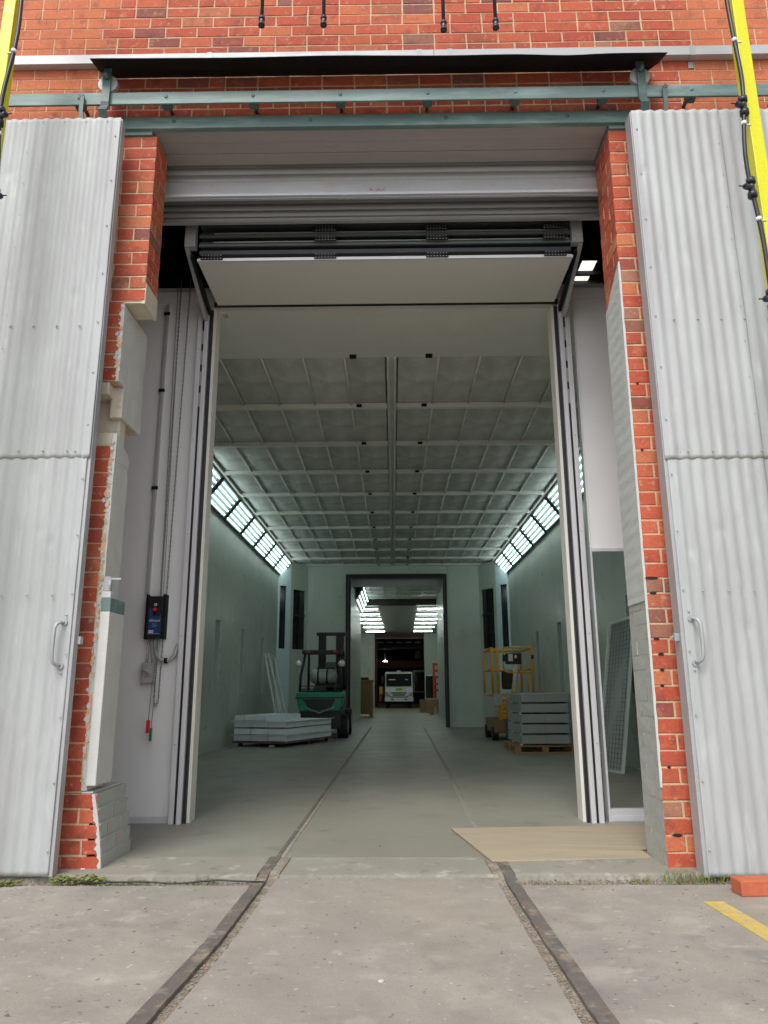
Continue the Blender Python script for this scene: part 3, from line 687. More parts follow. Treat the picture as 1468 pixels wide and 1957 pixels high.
def slide_door(s, label, xin, laps, zb, lapz):
    t = thing('sliding_door', label, 'sliding door', (s*2.6, -.1, 0), 'corrugated iron sliding doors')
    xo = xin+s*1.75
    Xs = lambda a, b: (min(a, b), max(a, b))
    mb = MB()
    yb_ = -.13 if s < 0 else -.085
    a, b = Xs(xin, xin+s*.05); mb.box(a, b, -.1925, yb_, zb, 4.984)
    a, b = Xs(xo, xo-s*.05); mb.box(a, b, -.1925, yb_, zb, 4.984)
    for z in (zb+.03, 1.55, 3.2, 4.93): a, b = Xs(xin+s*.051, xo-s*.051); mb.box(a, b, -.175, yb_, z-.03, z+.03)
    part('frame', mb, 'galvedge', t, bev=.002)
    edges = [xin+s*.006]+laps+[xo]
    for i in range(len(edges)-1):
        a, b = Xs(edges[i], edges[i+1]+s*.05 if i < len(edges)-2 else edges[i+1])
        e = (1 if s < 0 else -1) if i == 0 else 0
        sheet(corr(a, b, lapz, 4.986, -.2005-.0035*(1-i % 2), 10+i+s, e, 6), t)
        sheet(corr(*(Xs(edges[i]+s*(.015 if i == 0 else 0), edges[i+1]+s*.05 if i < len(edges)-2 else edges[i+1])), zb+.004, lapz+.06, -.1962-.0035*(1-i % 2), 30+i+s, e, 26), t)
    mb = MB()
    def sc_(x, z, r=.0065): mb.dome((x, -.2135, z), r, h=.8, n=8)
    for k in range(8):
        sc_(xin+s*(.10+.153*k), 4.95, .005); sc_(xin+s*(.15+.153*k), 3.36, .0075); sc_(xin+s*(.15+.153*k), lapz+.045); sc_(xin+s*(.15+.153*k), 1.58)
    sc_(xin+s*.098, lapz+.04)
    for k in range(14): mb.dome((xin+s*.035, -.208, .15+.36*k), .006, h=.8)
    for k in range(9): sc_(laps[0]+s*.02, 2.7+.25*k, .0045)
    for z in (1.46, 1.12): mb.dome((xin+s*.055, -.208, z), .007, h=.8)
    part('screw_heads', mb, 'galvedge', t, kind='stuff')
    mb = MB(); hx = xin+s*.065
    pts = []
    for k in range(5): a = math.pi/2*k/4; pts.append((hx+s*.0, -.205-.055*math.sin(a)*1, 1.405-.0*a)) if False else None
    za, zb_ = 1.415, 1.165
    P = [(hx, -.2, za), (hx+s*.01, -.235, za), (hx+s*.022, -.25, za-.012), (hx+s*.03, -.255, za-.035), (hx+s*.032, -.257, (za+zb_)/2), (hx+s*.03, -.255, zb_+.035), (hx+s*.022, -.25, zb_+.012), (hx+s*.01, -.235, zb_), (hx, -.2, zb_)]
    mb.tube(P, .0105, 10); mb.tube([(hx, -.21, za+.004), (hx, -.2, za+.004)], .02, 10); mb.tube([(hx, -.21, zb_-.004), (hx, -.2, zb_-.004)], .02, 10)
    part('handle', mb, 'galvedge', t)
    mb = MB(); a, b = Xs(xin-s*.03, xin); mb.box(a, b, -.16, -.152, 1.29, 1.335); a, b = Xs(xin-s*.032, xin-s*.026); mb.box(a, b, -.18, -.14, 1.29, 1.335)
    if s > 0: mb.tube([(xin-s*.055, -.16, 1.31), (xin-s*.02, -.16, 1.318)], .004, 6)
    part('latch_plate', mb, 'galvedge', t, bev=.001)
slide_door(-1, 'silver corrugated iron door slid open to the left of the doorway', -1.905, [-2.53, -3.25], .014, 2.45)
slide_door(1, 'silver corrugated iron door slid open to the right of the doorway', 1.698, [2.27, 3.0], .004, 2.41)

# ------------------------------------------------------------------ wash frame: yellow posts, pipes, nozzles
wf = thing('wash_frame', 'bright yellow steel frame with black pipes and spray nozzles standing before the doors', 'wash frame', (0, -.6, 0))
for x in (-2.600, 2.285):
    mb = MB(); mb.box(x, x+.078, -.62, -.54, -.012, 6.35); part('post', mb, 'yellow', wf, bev=.004)
mb = MB(); mb.box(-2.60, 2.363, -.62, -.54, 6.352, 6.43); part('cross_beam', mb, 'yellow', wf, bev=.004)
for xb, s in ((2.248, 1), (-2.490, -1)):
    P = []
    for k in range(60):
        z = 6.3-6.0*k/59; P.append((xb+.018*math.sin(z*3.9+s)+s*.006*math.sin(z*7), -.632+.004*math.sin(z*5), z))
    mb = MB(); mb.tube(P, .0135, 8); part('pipe', mb, 'hose', wf)
    for z in (5.13, 4.49, 3.80, 2.9, 2.2):
        x = xb+.018*math.sin(z*3.9+s)+s*.006*math.sin(z*7)
        mb = MB(); mb.tube([(x, -.632, z-.013), (x, -.632, z+.013)], .0165, 10); mb.box(min(x, x+s*.05), max(x, x+s*.05), -.625, -.6205, z-.004, z+.004); part('clip', mb, 'clip', wf)
    for z in (4.62, 4.02, 3.255, 2.45, 1.7):
        x = xb+.018*math.sin(z*3.9+s)+s*.006*math.sin(z*7); d = -1
        mb = MB(); mb.tube([(x, -.632, z-.06), (x, -.632, z+.06)], .019, 12)
        for q in (-.048, .048): mb.tube([(x, -.632, z+q-.017), (x, -.632, z+q+.017)], .028, 12)
        mb.tube([(x, -.632, z), (x+d*s*.055 if s > 0 else x+.055, -.66, z-.008)], .018, 10)
        nz_ = part('nozzle_tee', mb, 'fitting', wf)
        dd = -s
        mb = MB(); mb.tube([(x+dd*.05, -.66, z-.008), (x+dd*.10, -.68, z-.02)], .0045, 6); part('nozzle_tip', mb, 'hose', nz_)
for x, zb in ((-.853, 5.36), (-.437, 5.355), (.365, 5.30), (.712, 5.31)):
    mb = MB(); mb.tube([(x, -.60, zb+.02), (x-.002, -.60, 6.35)], .012, 8); part('drop_pipe', mb, 'hose', wf)
    mb = MB(); mb.tube([(x, -.6, zb-.03), (x, -.6, zb-.018), (x, -.6, zb+.01), (x, -.6, zb+.045)], [.006, .016, .018, .018], 12)
    mb.tube([(x, -.6, zb-.02), (x, -.6, zb+.0)], .022, 12); mb.tube([(x, -.6, zb+.03), (x, -.6, zb+.05)], .021, 12)
    part('spray_nozzle', mb, 'fitting', wf)

# ------------------------------------------------------------------ roller shutter
rs = thing('roller_shutter', 'grey steel roller shutter wound up under the door beam', 'roller shutter', (0, .45, 4.54))
def slat(z0, z1, y, mb):
    n = 6; vs = []
    for i in range(n+1):
        t = i/n; vs += [(-1.85, y-.012*math.sin(math.pi*t), z0+(z1-z0)*t), (1.75, y-.012*math.sin(math.pi*t), z0+(z1-z0)*t)]
    mb.add(vs, [(2*i, 2*i+1, 2*i+3, 2*i+2) for i in range(n)], 0, True)
for z0, z1 in ((5.045, 5.14), (4.982, 5.043), (4.905, 4.980)):
    mb = MB(); slat(z0, z1, .402, mb); mb.box(-1.85, 1.75, .402, .41, z0+.001, z1-.001); part('slat', mb, 'shutter', rs)
mb = MB(); mb.box(-1.85, 1.75, .385, .41, 4.78, 4.9035); mb.box(-1.85, 1.75, .35, .41, 4.750, 4.776); mb.box(-1.85, 1.75, .37, .384, 4.742, 4.748)
part('bottom_rail', mb, 'bottomrail', rs, bev=.003)
mb = MB(); mb.box(-.16, -.03, .3835, .3848, 4.81, 4.83); part('worn_label', mb, mat('worn_red_label', (.42, .2, .2), .5, col2=(.58, .6, .62), thr=(.45, .55), pscale=40), rs)
for z0, z1 in ((4.86, 4.95), (4.80, 4.858), (4.742, 4.798), (4.70, 4.740)):
    mb = MB(); slat(z0, z1, .60, mb); mb.box(-1.85, 1.75, .60, .61, z0+.001, z1-.001); part('slat', mb, 'shutter', rs)
mb = MB(); mb.box(-1.85, 1.75, .585, .62, 4.685, 4.698); part('drum_plate', mb, 'shutter', rs)

# ------------------------------------------------------------------ workshop shell round the booth
mb = MB()
n = 240; vs = []; fs = []
for i in range(n+1):
    y = .36+22*i/n; z = 7.0+.012*math.sin(2*math.pi*y/.18)
    vs += [(-9, y, z), (2.76, y, z), (2.97, y, z), (9, y, z)]
for i in range(n):
    k = 4*i; y = .36+22*(i+.5)/n
    for j in (0, 1, 2):
        if j == 1 and 4.85 < y < 5.95: continue
        fs.append((k+j, k+j+1, k+5+j, k+4+j))
mb.add(vs, fs); mb.box(-9, 9, 22.36, 80, 6.98, 7.1)
rf = thing('workshop_roof', 'dark corrugated iron roof seen over the booth front panels', 'roof', (0, 10, 7))
part('roof_sheeting', mb, 'darkroof', rf)
mb = MB(); mb.box(2.74, 3.0, 4.8, 6.0, 7.03, 7.04); part('skylight_sheet', mb, 'skylight', rf)
for y in (1.3, 2.6, 3.9, 5.05, 5.32, 6.4, 7.6):
    mb = MB(); mb.box(-9, 9, y, y+.05, 6.9, 6.96); part('purlin', mb, 'darksteel', rf)
for x in (-2.3, 2.2):
    mb = MB(); mb.box(x-.05, x+.05, .4, 9, 6.6, 6.83); part('rafter', mb, 'darksteel', rf)
sw = MB(); sw.box(-9.2, -9, 0.36, 80, 0, 7.1); single('workshop_side_wall', sw, 'darkroof', 'dark side wall of the workshop hidden left of the booth', 'wall')
sw = MB(); sw.box(9, 9.2, 0.36, 80, 0, 7.1); single('workshop_side_wall', sw, 'darkroof', 'dark side wall of the workshop hidden right of the booth', 'wall')

# ------------------------------------------------------------------ booth front
YB = 1.5; BH = 4.45
XJL0, XJR1 = -1.752, 1.607
def seam_wall(x0, x1, z0, z1, label, opening=None):
    t = thing('booth_front_wall', label, 'wall', ((x0+x1)/2, YB, 0))
    if opening:
        a, b, c_ = opening
        mb = MB(); mb.box(x0, a, YB, YB+.08, z0, z1); part('wall_panel', mb, 'panel', t, bev=.002)
        mb = MB(); mb.box(a+.001, b, YB, YB+.08, c_, z1); part('wall_panel', mb, 'panel', t, bev=.002)
        mb = MB(); mb.box(b+.001, x1, YB, YB+.08, z0, z1); part('wall_panel', mb, 'panel', t, bev=.002)
    else:
        n = max(1, round((x1-x0)/1.15)); w_ = (x1-x0)/n
        for i in range(n):
            mb = MB(); mb.box(x0+w_*i+.0006, x0+w_*(i+1)-.0006, YB, YB+.08, z0, z1); part('wall_panel', mb, 'panel', t, bev=.0015)
    mb = MB(); mb.box(x0, (opening[0] if opening else x1), YB-.006, YB-.001, z0, z0+.05); part('base_trim', mb, 'alu', t)
    return t
seam_wall(-4.4, XJL0-.003, .012, 4.49, 'grey panel wall left of the booth door holding the control box')
tw = seam_wall(1.66, 4.4, .012, 4.49, 'grey panel wall right of the booth door above a side opening', (1.672, 2.62, 2.15))
mb = MB(); mb.box(1.672, 2.62, YB-.01, YB+.07, .012, .105); mb.box(1.672, 2.62, YB-.014, YB-.0105, .02, .06); part('sill_rail', mb, 'alu', tw, bev=.003)
mb = MB(); mb.box(1.655, 1.6715, YB-.012, YB+.09, .012, 2.17); mb.box(1.672, 2.62, YB-.012, YB-.001, 2.135, 2.165); part('opening_frame', mb, 'alu', tw, bev=.002)
mb = MB(); mb.box(-4.4, 4.4, YB+.001, YB+.08, 4.492, 4.60); single('booth_fascia', mb, 'panel', 'narrow grey fascia along the top of the booth front', 'fascia')
def jamb(s, label):
    t = thing('door_jamb', label, 'door jamb', (s*1.68, YB, 0), 'jambs of the folding door')
    x = XJL0 if s < 0 else XJR1
    def st(w0, w1, y0, y1, nm, mt, z1=4.40):
        a, b = (x-s*w0, x-s*w1); mb = MB(); mb.box(min(a, b), max(a, b), y0, y1, .012, z1); part(nm, mb, mt, t, bev=.002)
    st(0, .040, YB-.06, YB+.06, 'outer_channel', 'alu'); st(.0405, .060, YB-.05, YB+.05, 'rubber_seal', 'black')
    st(.0605, .098, YB-.062, YB+.06, 'inner_channel', 'alu'); st(.0985, .124, YB-.03, YB+.08, 'rubber_seal', 'black')
    st(.1245, .150, YB-.0, YB+.16, 'door_post', 'doorpanel', 4.43)
    mb = MB()
    for k in range(4): mb.box(x-s*.05-.008, x-s*.05+.008, YB-.054, YB-.0505, 3.45+.2*k, 3.58+.2*k)
    part('slotted_strip', mb, 'galvedge', t)
    mb = MB()
    for k in range(5): mb.dome((x-s*.02, YB-.06, .6+.85*k), .006)
    part('screw_heads', mb, 'galvedge', t, kind='stuff')
jamb(-1, 'silver and black banded jamb on the left side of the booth opening')
jamb(1, 'silver and black banded jamb on the right side of the booth opening')
# folding door stacked overhead
fd = thing('folding_door', 'pale door panels folded up flat in a stack above the booth opening', 'folding door', (0, 1.1, 4.42))
FX0, FX1 = -1.585, 1.485
mb = MB(); mb.box(FX0, FX1, .76, 1.46, 4.437, 4.475); part('door_panel', mb, 'doorpanel', fd, bev=.003)
mb = MB(); mb.box(FX0, FX1, .735, .758, 4.432, 4.452); part('edge_channel', mb, 'alu', fd)
for z0, nm in ((4.52, 1), (4.60, 2), (4.69, 3), (4.78, 4)):
    mb = MB(); mb.box(FX0, FX1, .78, 1.46, z0, z0+.038); part('door_panel', mb, mat('dark_panel_edge', (.075, .08, .09), .4), fd, bev=.003)
for z0, a, b in ((4.617, FX0+.12, FX1-.02), (4.700, FX0+.12, FX1-.02), (4.670, FX0, FX1), (4.585, FX0, FX1)):
    mb = MB(); mb.box(a, b, .762, .779, z0, z0+(.010 if z0 not in (4.670, 4.585) else .02)); part('edge_channel', mb, 'shutter' if z0 not in (4.670, 4.585) else 'lampframe', fd)
def hinge(x, z):
    mb = MB(); mb.box(x-.09, x+.09, .722, .735, z-.022, z+.022); mb.tube([(x-.09, .722, z), (x+.09, .722, z)], .009, 8)
    h = part('hinge', mb, 'black', fd)
    mb = MB()
    for k in range(7):
        for q in (-1, 1): mb.dome((x-.075+.025*k, .722, z+q*.014), .0045)
    part('rivets', mb, 'galvedge', h, kind='stuff')
for x in (-1.465, -.535, .38, 1.34): hinge(x, 4.462)
for x in (-.535, .38, 1.34): hinge(x, 4.622); hinge(x, 4.712)
mb = MB(); mb.box(-1.62, 1.52, YB-.02, YB+.0, 4.437, 4.456); mb.box(-1.62, 1.52, YB-.04, YB-.02, 4.44, 4.47); part('head_seal', mb, 'black', fd)
def arm(s, label):
    t = bpy.data.objects.new('track_arm', None); link(t, fd)
    x0 = -1.694 if s < 0 else 1.484; x1 = x0+.088
    mb = MB(); mb.box(x0, x1, .72, .79, 4.56, 5.0); part('upright_bracket', mb, 'galvedge', t, bev=.002)
    xa = x0 if s < 0 else x1
    a = xa; b = xa-s*.035
    mb = MB(); mb.prism([(.73, 4.556), (.79, 4.556), (1.44, 4.42), (1.44, 4.27), (1.40, 4.27)], min(a, b), max(a, b), 'x'); part('side_plate', mb, 'galvedge', t, bev=.002)
    c_ = b-s*.02
    mb = MB(); mb.bar((c_, .76, 4.5), (c_, 1.42, 4.34), .02, .05); part('inner_bar', mb, 'blackiron', t)
arm(-1, 'grey steel arm holding the left end of the folded door'); arm(1, 'grey steel arm holding the right end of the folded door')

# control gear on the left panel
cb_ = thing('door_control_box', 'black and blue door control box mounted on the grey left panel', 'control box', (-1.93, YB, 1.6))
mb = MB(); mb.box(-2.025, -1.895, YB-.075, YB-.001, 1.43, 1.775); part('casing', mb, 'black', cb_, bev=.006)
mb = MB(); mb.box(-1.894, -1.872, YB-.085, YB-.001, 1.425, 1.79); mb.box(-2.035, -2.0255, YB-.085, YB-.001, 1.425, 1.79); part('side_fin', mb, 'blackiron', cb_, bev=.003)
mb = MB(); mb.prism([(-2.008, 1.46), (-1.905, 1.46), (-1.905, 1.625), (-1.925, 1.61), (-1.975, 1.61), (-1.98, 1.675), (-2.008, 1.675)], YB-.0775, YB-.0753, 'y'); part('label_plate', mb, 'blueplastic', cb_)
mb = MB(); mb.tube([(-1.955, YB-.079, 1.705), (-1.955, YB-.0755, 1.705)], .012, 14); part('indicator_ring', mb, 'white', cb_)
mb = MB(); mb.tube([(-1.955, YB-.081, 1.705), (-1.955, YB-.0795, 1.705)], .006, 14); part('indicator_centre', mb, 'black', cb_)
mb = MB(); mb.tube([(-1.957, YB-.09, 1.665), (-1.957, YB-.0755, 1.665)], .015, 14); part('stop_button', mb, 'redplastic', cb_)
mb = MB(); mb.tube([(-1.957, YB-.084, 1.63), (-1.957, YB-.0755, 1.63)], .010, 12); part('button', mb, 'blackiron', cb_)
text_part('Enturi', .030, (-1.985, YB-.0780, 1.565), (R(90), 0, 0), 'white', cb_)
mb = MB(); mb.prism([(-2.002, 1.575), (-1.989, 1.588), (-1.989, 1.562)], YB-.0788, YB-.0776, 'y'); part('logo_mark', mb, 'cyan', cb_)
mb = MB()
for k, w_ in enumerate((.035, .045, .038)): mb.box(-1.975, -1.975+w_, YB-.0785, YB-.0777, 1.548-.010*k-.002, 1.548-.010*k)
part('small_print', mb, 'cyan', cb_, kind='stuff')
mb = MB(); mb.box(-2.0, -1.962, YB-.079, YB-.0776, 1.475, 1.483); mb.box(-2.0, -1.958, YB-.079, YB-.0776, 1.487, 1.495); part('white_sticker', mb, 'white', cb_)
mb = MB(); mb.box(-2.01, -1.91, YB-.079, YB-.0776, 1.466, 1.469); part('label_stripe', mb, 'cyan', cb_)
iso = thing('isolator_switch', 'small grey isolator switch with a round knob below the control box', 'switch', (-1.99, YB, 1.1))
mb = MB(); mb.box(-2.045, -1.945, YB-.055, YB-.001, 1.075, 1.235); part('casing', mb, 'conduit', iso, bev=.008)
mb = MB(); mb.tube([(-1.995, YB-.066, 1.165), (-1.995, YB-.0555, 1.165)], .038, 20); k_ = part('knob_plate', mb, 'conduit', iso, bev=.002)
mb = MB(); mb.rbox(-2.03, -1.96, YB-.082, YB-.067, 1.157, 1.173, (-1.995, YB, 1.165), R(35), axis='Y'); part('knob', mb, 'shutter', k_, bev=.002)
def arc(cx, cz, r, a0, a1, n, y): return [(cx+r*math.cos(a0+(a1-a0)*i/n), y, cz+r*math.sin(a0+(a1-a0)*i/n)) for i in range(n+1)]
mb = MB(); mb.tube([(-1.955, YB-.03, 1.43), (-1.95, YB-.03, 1.34)] + arc(-1.862, 1.34, .086, math.pi, 1.85*math.pi, 12, YB-.03) + [(-1.765, YB-.03, 1.38)], .016, 10)
single('flexible_conduit', mb, 'conduit', 'thick grey conduit curving from the control box to the left jamb', 'conduit', (-1.86, YB, 1.3))
mb = MB(); mb.box(-1.868, -1.845, YB-.05, YB-.001, 1.232, 1.275); single('conduit_clamp', mb, 'blackiron', 'dark clamp holding the curved grey conduit', 'clamp', (-1.857, YB, 1.25), bev=.003)
for x, lab in ((-2.012, 'left thin grey cable between control box and isolator'), (-1.998, 'middle thin grey cable between control box and isolator')):
    mb = MB(); mb.tube([(x+.005, YB-.03, 1.43), (x-.006, YB-.03, 1.23)], .004, 6); single('cable', mb, 'conduit', lab, 'cable', (x, YB, 1.3))
mb = MB(); mb.tube([(-1.985, YB-.03, 1.43), (-1.975, YB-.03, 1.34), (-1.965, YB-.03, 1.23)], .008, 8); single('cable', mb, 'conduit', 'thicker grey cable entering the isolator on its right side', 'cable', (-1.98, YB, 1.3))
# hand chain: real links as one chain
def chain(x0, z0, z1, label, loop=True):
    mb = MB(); n = int((z1-z0)/.022)
    xs = (x0, x0+.035) if loop else (x0,)
    for q, xx in enumerate(xs):
        for i in range(n):
            z = z0+.022*i; tp = (z-z0)/(z1-z0); xc = xx if q == 0 else x0+.035+ (.05*tp)
            if z < z0+.04 and loop: xc = x0+.0175+(xc-x0-.0175)*min(1, .35+(z-z0)/.05)
            if i % 2: P = [(xc+.005*math.cos(a), YB-.035, z+.016*math.sin(a)) for a in [k*math.pi/4 for k in range(8)]]
            else: P = [(xc, YB-.035+.005*math.cos(a), z+.016*math.sin(a)) for a in [k*math.pi/4 for k in range(8)]]
            mb.tube(P, .0024, 4, True)
    return single('hand_chain', mb, 'chain', label, 'chain', (x0, YB-.1, z0))
chain(-1.932, .905, 4.75, 'long loop of steel hand chain hanging beside the control box')
for x, z0, mt, nm, lab in ((-1.947, .69, 'redplastic', 'red', 'pull cord with a red plastic handle hanging below the control box'), (-1.922, .63, 'greenplastic', 'green', 'pull cord with a green plastic handle hanging below the control box')):
    t = thing('pull_cord', lab, 'pull cord', (x, YB-.09, z0), 'pull cords by the control box')
    mb = MB(); mb.tube([(x, YB-.09, z0+.10), (x+.012, YB-.06, 1.38), (x+.012, YB-.03, 1.5), (x-.02, YB-.02, 4.7)], .0025, 5); part('cord', mb, 'chain', t)
    mb = MB(); mb.box(x-.014 if nm == 'red' else x-.010, x+.014 if nm == 'red' else x+.010, YB-.1, YB-.08, z0, z0+.10); part('handle', mb, mt, t, bev=.004)
mb = MB(); mb.box(-2.06, -2.035, YB-.03, YB-.001, 1.80, 4.46)
single('cable_duct', mb, 'conduit', 'slim grey duct running up the left panel above the control box', 'duct', (-2.05, YB, 1.8), bev=.002)
for z in (4.35, 3.6, 2.7):
    mb = MB(); mb.box(-2.075, -2.02, YB-.036, YB-.0305, z, z+.03); single('duct_clip', mb, 'blackiron', 'dark clip around the cable duct at %s' % {4.35: 'the top of the panel', 3.6: 'upper mid height', 2.7: 'lower mid height'}[z], 'clip', (-2.05, YB, z))

# ------------------------------------------------------------------ booth interior
YE = 15.95; CZ = 4.44; XW = 3.1
def slotwall(s, slots, label):
    t = thing('booth_side_wall', label, 'wall', (s*XW, 8, 0))
    # panels one metre wide, each a part; slot pockets are real holes
    ysn = [YB+.081]; 
    while ysn[-1] < YE-.9: ysn.append(ysn[-1]+1.02)
    cuts = sorted(set(ysn+[YE]))
    for a, b in zip(cuts, cuts[1:]):
        mb = MB(); x0, x1 = sorted((s*XW, s*(XW+.08)))
        hit = [c for c in slots if a < c < b]
        if hit:
            c = hit[0]; w_ = .19
            for y0, y1, z0, z1 in ((a, c-w_, .012, 4.06), (c+w_, b, .012, 4.06), (c-w_, c+w_, .012, .95), (c-w_, c+w_, 2.22, 4.06)): mb.box(x0, x1, y0+.0018, y1-.0018, z0, z1)
            part('wall_panel', mb, 'booth', t)
            mb = MB(); xx = sorted((s*(XW+.075), s*(XW+.079))); mb.box(*xx, c-w_-.02, c+w_+.02, .93, 2.24) if False else None
            xb = sorted((s*(XW+.081), s*(XW+.12))); mb.box(*xb, c-w_-.02, c+w_+.02, .9, 2.27); part('slot_back', mb, 'black' if s > 0 else 'booth', t)
            mb = MB(); xf = sorted((s*(XW-.004), s*(XW-.001)))
            mb.box(*xf, c-w_-.04, c-w_, .93, 2.24); mb.box(*xf, c+w_, c+w_+.04, .93, 2.24); part('slot_trim', mb, 'boothlight', t)
        else:
            mb.box(x0, x1, a+.0018, b-.0018, .012, 4.06); part('wall_panel', mb, 'booth', t)
slotwall(-1, (8.42, 10.6, 12.95), 'pale green white booth wall on the left with three slots')
slotwall(1, (5.06, 7.0, 9.3, 11.44), 'pale green white booth wall on the right with upright slots')
# ceiling
cl = thing('booth_ceiling', 'grid ceiling of cloth filter panels over the booth', 'ceiling', (0, 8, CZ))
BY = [2.58, 3.99, 5.42, 6.82, 8.21, 9.62, 11.0, 12.32, 13.62, 14.85, YE-.02]
mb = MB(); mb.box(-2.78, 2.78, YB+.0805, 2.575, CZ, CZ+.05); part('front_panel', mb, 'ceil', cl)
mb = MB(); mb.box(-3.1, 3.1, YB+.0805, YE+.3, CZ+.20, CZ+.25); part('plenum_roof', mb, 'panel', cl)
pm = {}
for i in range(len(BY)-1):
    a, b = BY[i], BY[i+1]
    for s in (-1, 1):
        mb = MB(); x0, x1 = sorted((s*.055, s*2.72)); mb.box(x0, x1, b-.075, b-.0, CZ-.035, CZ+.03); part('cross_beam', mb, 'ceil', cl, bev=.006)
        w_ = (2.72-.06)/6
        for k in range(6):
            xa, xb = sorted((s*(.06+w_*k), s*(.06+w_*(k+1))))
            cx, L = (xa+xb)/2, b-a-.08
            key = round(L, 2)
            if key not in pm:
                g = MB(); vs = []; fs = []; nx, ny = 8, 10
                for p in range(nx+1):
                    for q in range(ny+1):
                        u, v = p/nx, q/ny; vs.append((-w_/2+.012+(w_-.024)*u, -L/2+L*v, .03-.022*math.sin(math.pi*u)*math.sin(math.pi*v)))
                for p in range(nx):
                    for q in range(ny): kk = p*(ny+1)+q; fs.append((kk, kk+1, kk+ny+2, kk+ny+1))
                g.add(vs, fs, 0, True); pm[key] = g.mesh('filter_panel', 'filter')
            o = bpy.data.objects.new('filter_panel', pm[key]); o.location = (cx, (a+b)/2-.04-8, 0); o.rotation_euler = (0, R(U(-.5, .5)), 0); link(o, cl)
            if k < 5:
                xr = s*(.06+w_*(k+1)); mb = MB(); mb.tube([(xr, a+.005, CZ+.012), (xr, b-.08, CZ+.012)], .014, 6); part('rib', mb, 'ceil', cl)
    for s in (-1, 1):
        mb = MB(); xx = s*(.40+.02*i*0); mb.box(xx-.035, xx+.03, b-.115, b-.078, CZ-.03, CZ-.005); part('clip', mb, 'blackiron', cl)
for s in (-1, 1):
    mb = MB(); x0, x1 = sorted((s*.020, s*.052)); mb.box(x0, x1, 2.576, YE, CZ-.02, CZ+.04); part('centre_beam', mb, 'ceil', cl, bev=.004)
    mb = MB(); x0, x1 = sorted((s*2.725, s*2.80)); mb.box(x0, x1, 2.576, YE, CZ-.015, CZ+.05); part('edge_beam', mb, 'ceil', cl, bev=.004)
mb = MB(); mb.box(-.018, .018, 2.6, YE, CZ+.01, CZ+.03); part('centre_groove', mb, 'filter', cl)
for s in (-1, 1):
    mb = MB(); mb.box(s*.40-.04, s*.40+.03, 2.5, 2.545, CZ-.03, CZ-.001); part('clip', mb, 'blackiron', cl)
mb = MB(); mb.box(-1.57, -1.53, 1.62, 1.66, CZ-.02, CZ-.001); part('clip', mb, 'galvedge', cl)
# chamfers with light boxes
P0, P1 = Vector((XW, 4.055)), Vector((2.80, 4.445)); dv = (P1-P0); nv = Vector((-dv.y, dv.x)).normalized()
if nv.y > 0: nv = -nv
def pt(s, t, off, y): q = P0+dv*t+nv*off; return (s*q.x, y, q.y)
def lightbox(s, y0, y1, label):
    t = thing('light_box', label, 'ceiling light', (s*2.95, (y0+y1)/2, 4.25), 'sloping light boxes along the booth ceiling')
    mb = MB()
    def cell(t0, t1, o0, o1, ya, yb, mt, nm, bm_=None):
        g = MB(); vs = [pt(s, tt, oo, yy) for yy in (ya, yb) for tt, oo in ((t0, o0), (t1, o0), (t1, o1), (t0, o1))]
        g.add(vs, [(0, 1, 2, 3), (4, 7, 6, 5), (0, 4, 5, 1), (1, 5, 6, 2), (2, 6, 7, 3), (3, 7, 4, 0)]); return g
    part('reflector', cell(.06, .94, .004, .008, y0+.03, y1-.03, 'reflector', ''), 'reflector', t)
    for args in ((0, .06, .002, .04, y0, y1), (.94, 1, .002, .04, y0, y1), (.06, .94, .002, .04, y0, y0+.045), (.06, .94, .002, .04, y1-.045, y1)):
        part('frame_bar', cell(*args, 'lampframe', ''), 'lampframe', t)
    for k in range(5):
        g = MB(); tt = .14+.18*k; g.tube([pt(s, tt, .026, y0+.07), pt(s, tt, .026, y1-.07)], .0125, 8); part('tube', g, 'tube', t)
ordn = ['nearest', 'second nearest', 'third nearest', 'middle', 'third from the far end', 'second from the far end', 'farthest']
for s, nm in ((-1, 'left'), (1, 'right')):
    for k in range(7):
        y1 = 15.30-1.395*(6-k); lightbox(s, y1-1.30, y1, '%s light box on the %s side of the booth' % (ordn[k], nm))
    mb = MB(); g = [pt(s, 0, -.02, 0), pt(s, 1, -.02, 0), pt(s, 1, 0, 0), pt(s, 0, 0, 0)]
    mb.prism([(q[0], q[2]) for q in g], YB+.0815, 15.32, 'y'); single('light_soffit', mb, 'lampframe', 'dark sloping soffit behind the light boxes on the %s' % nm, 'soffit')
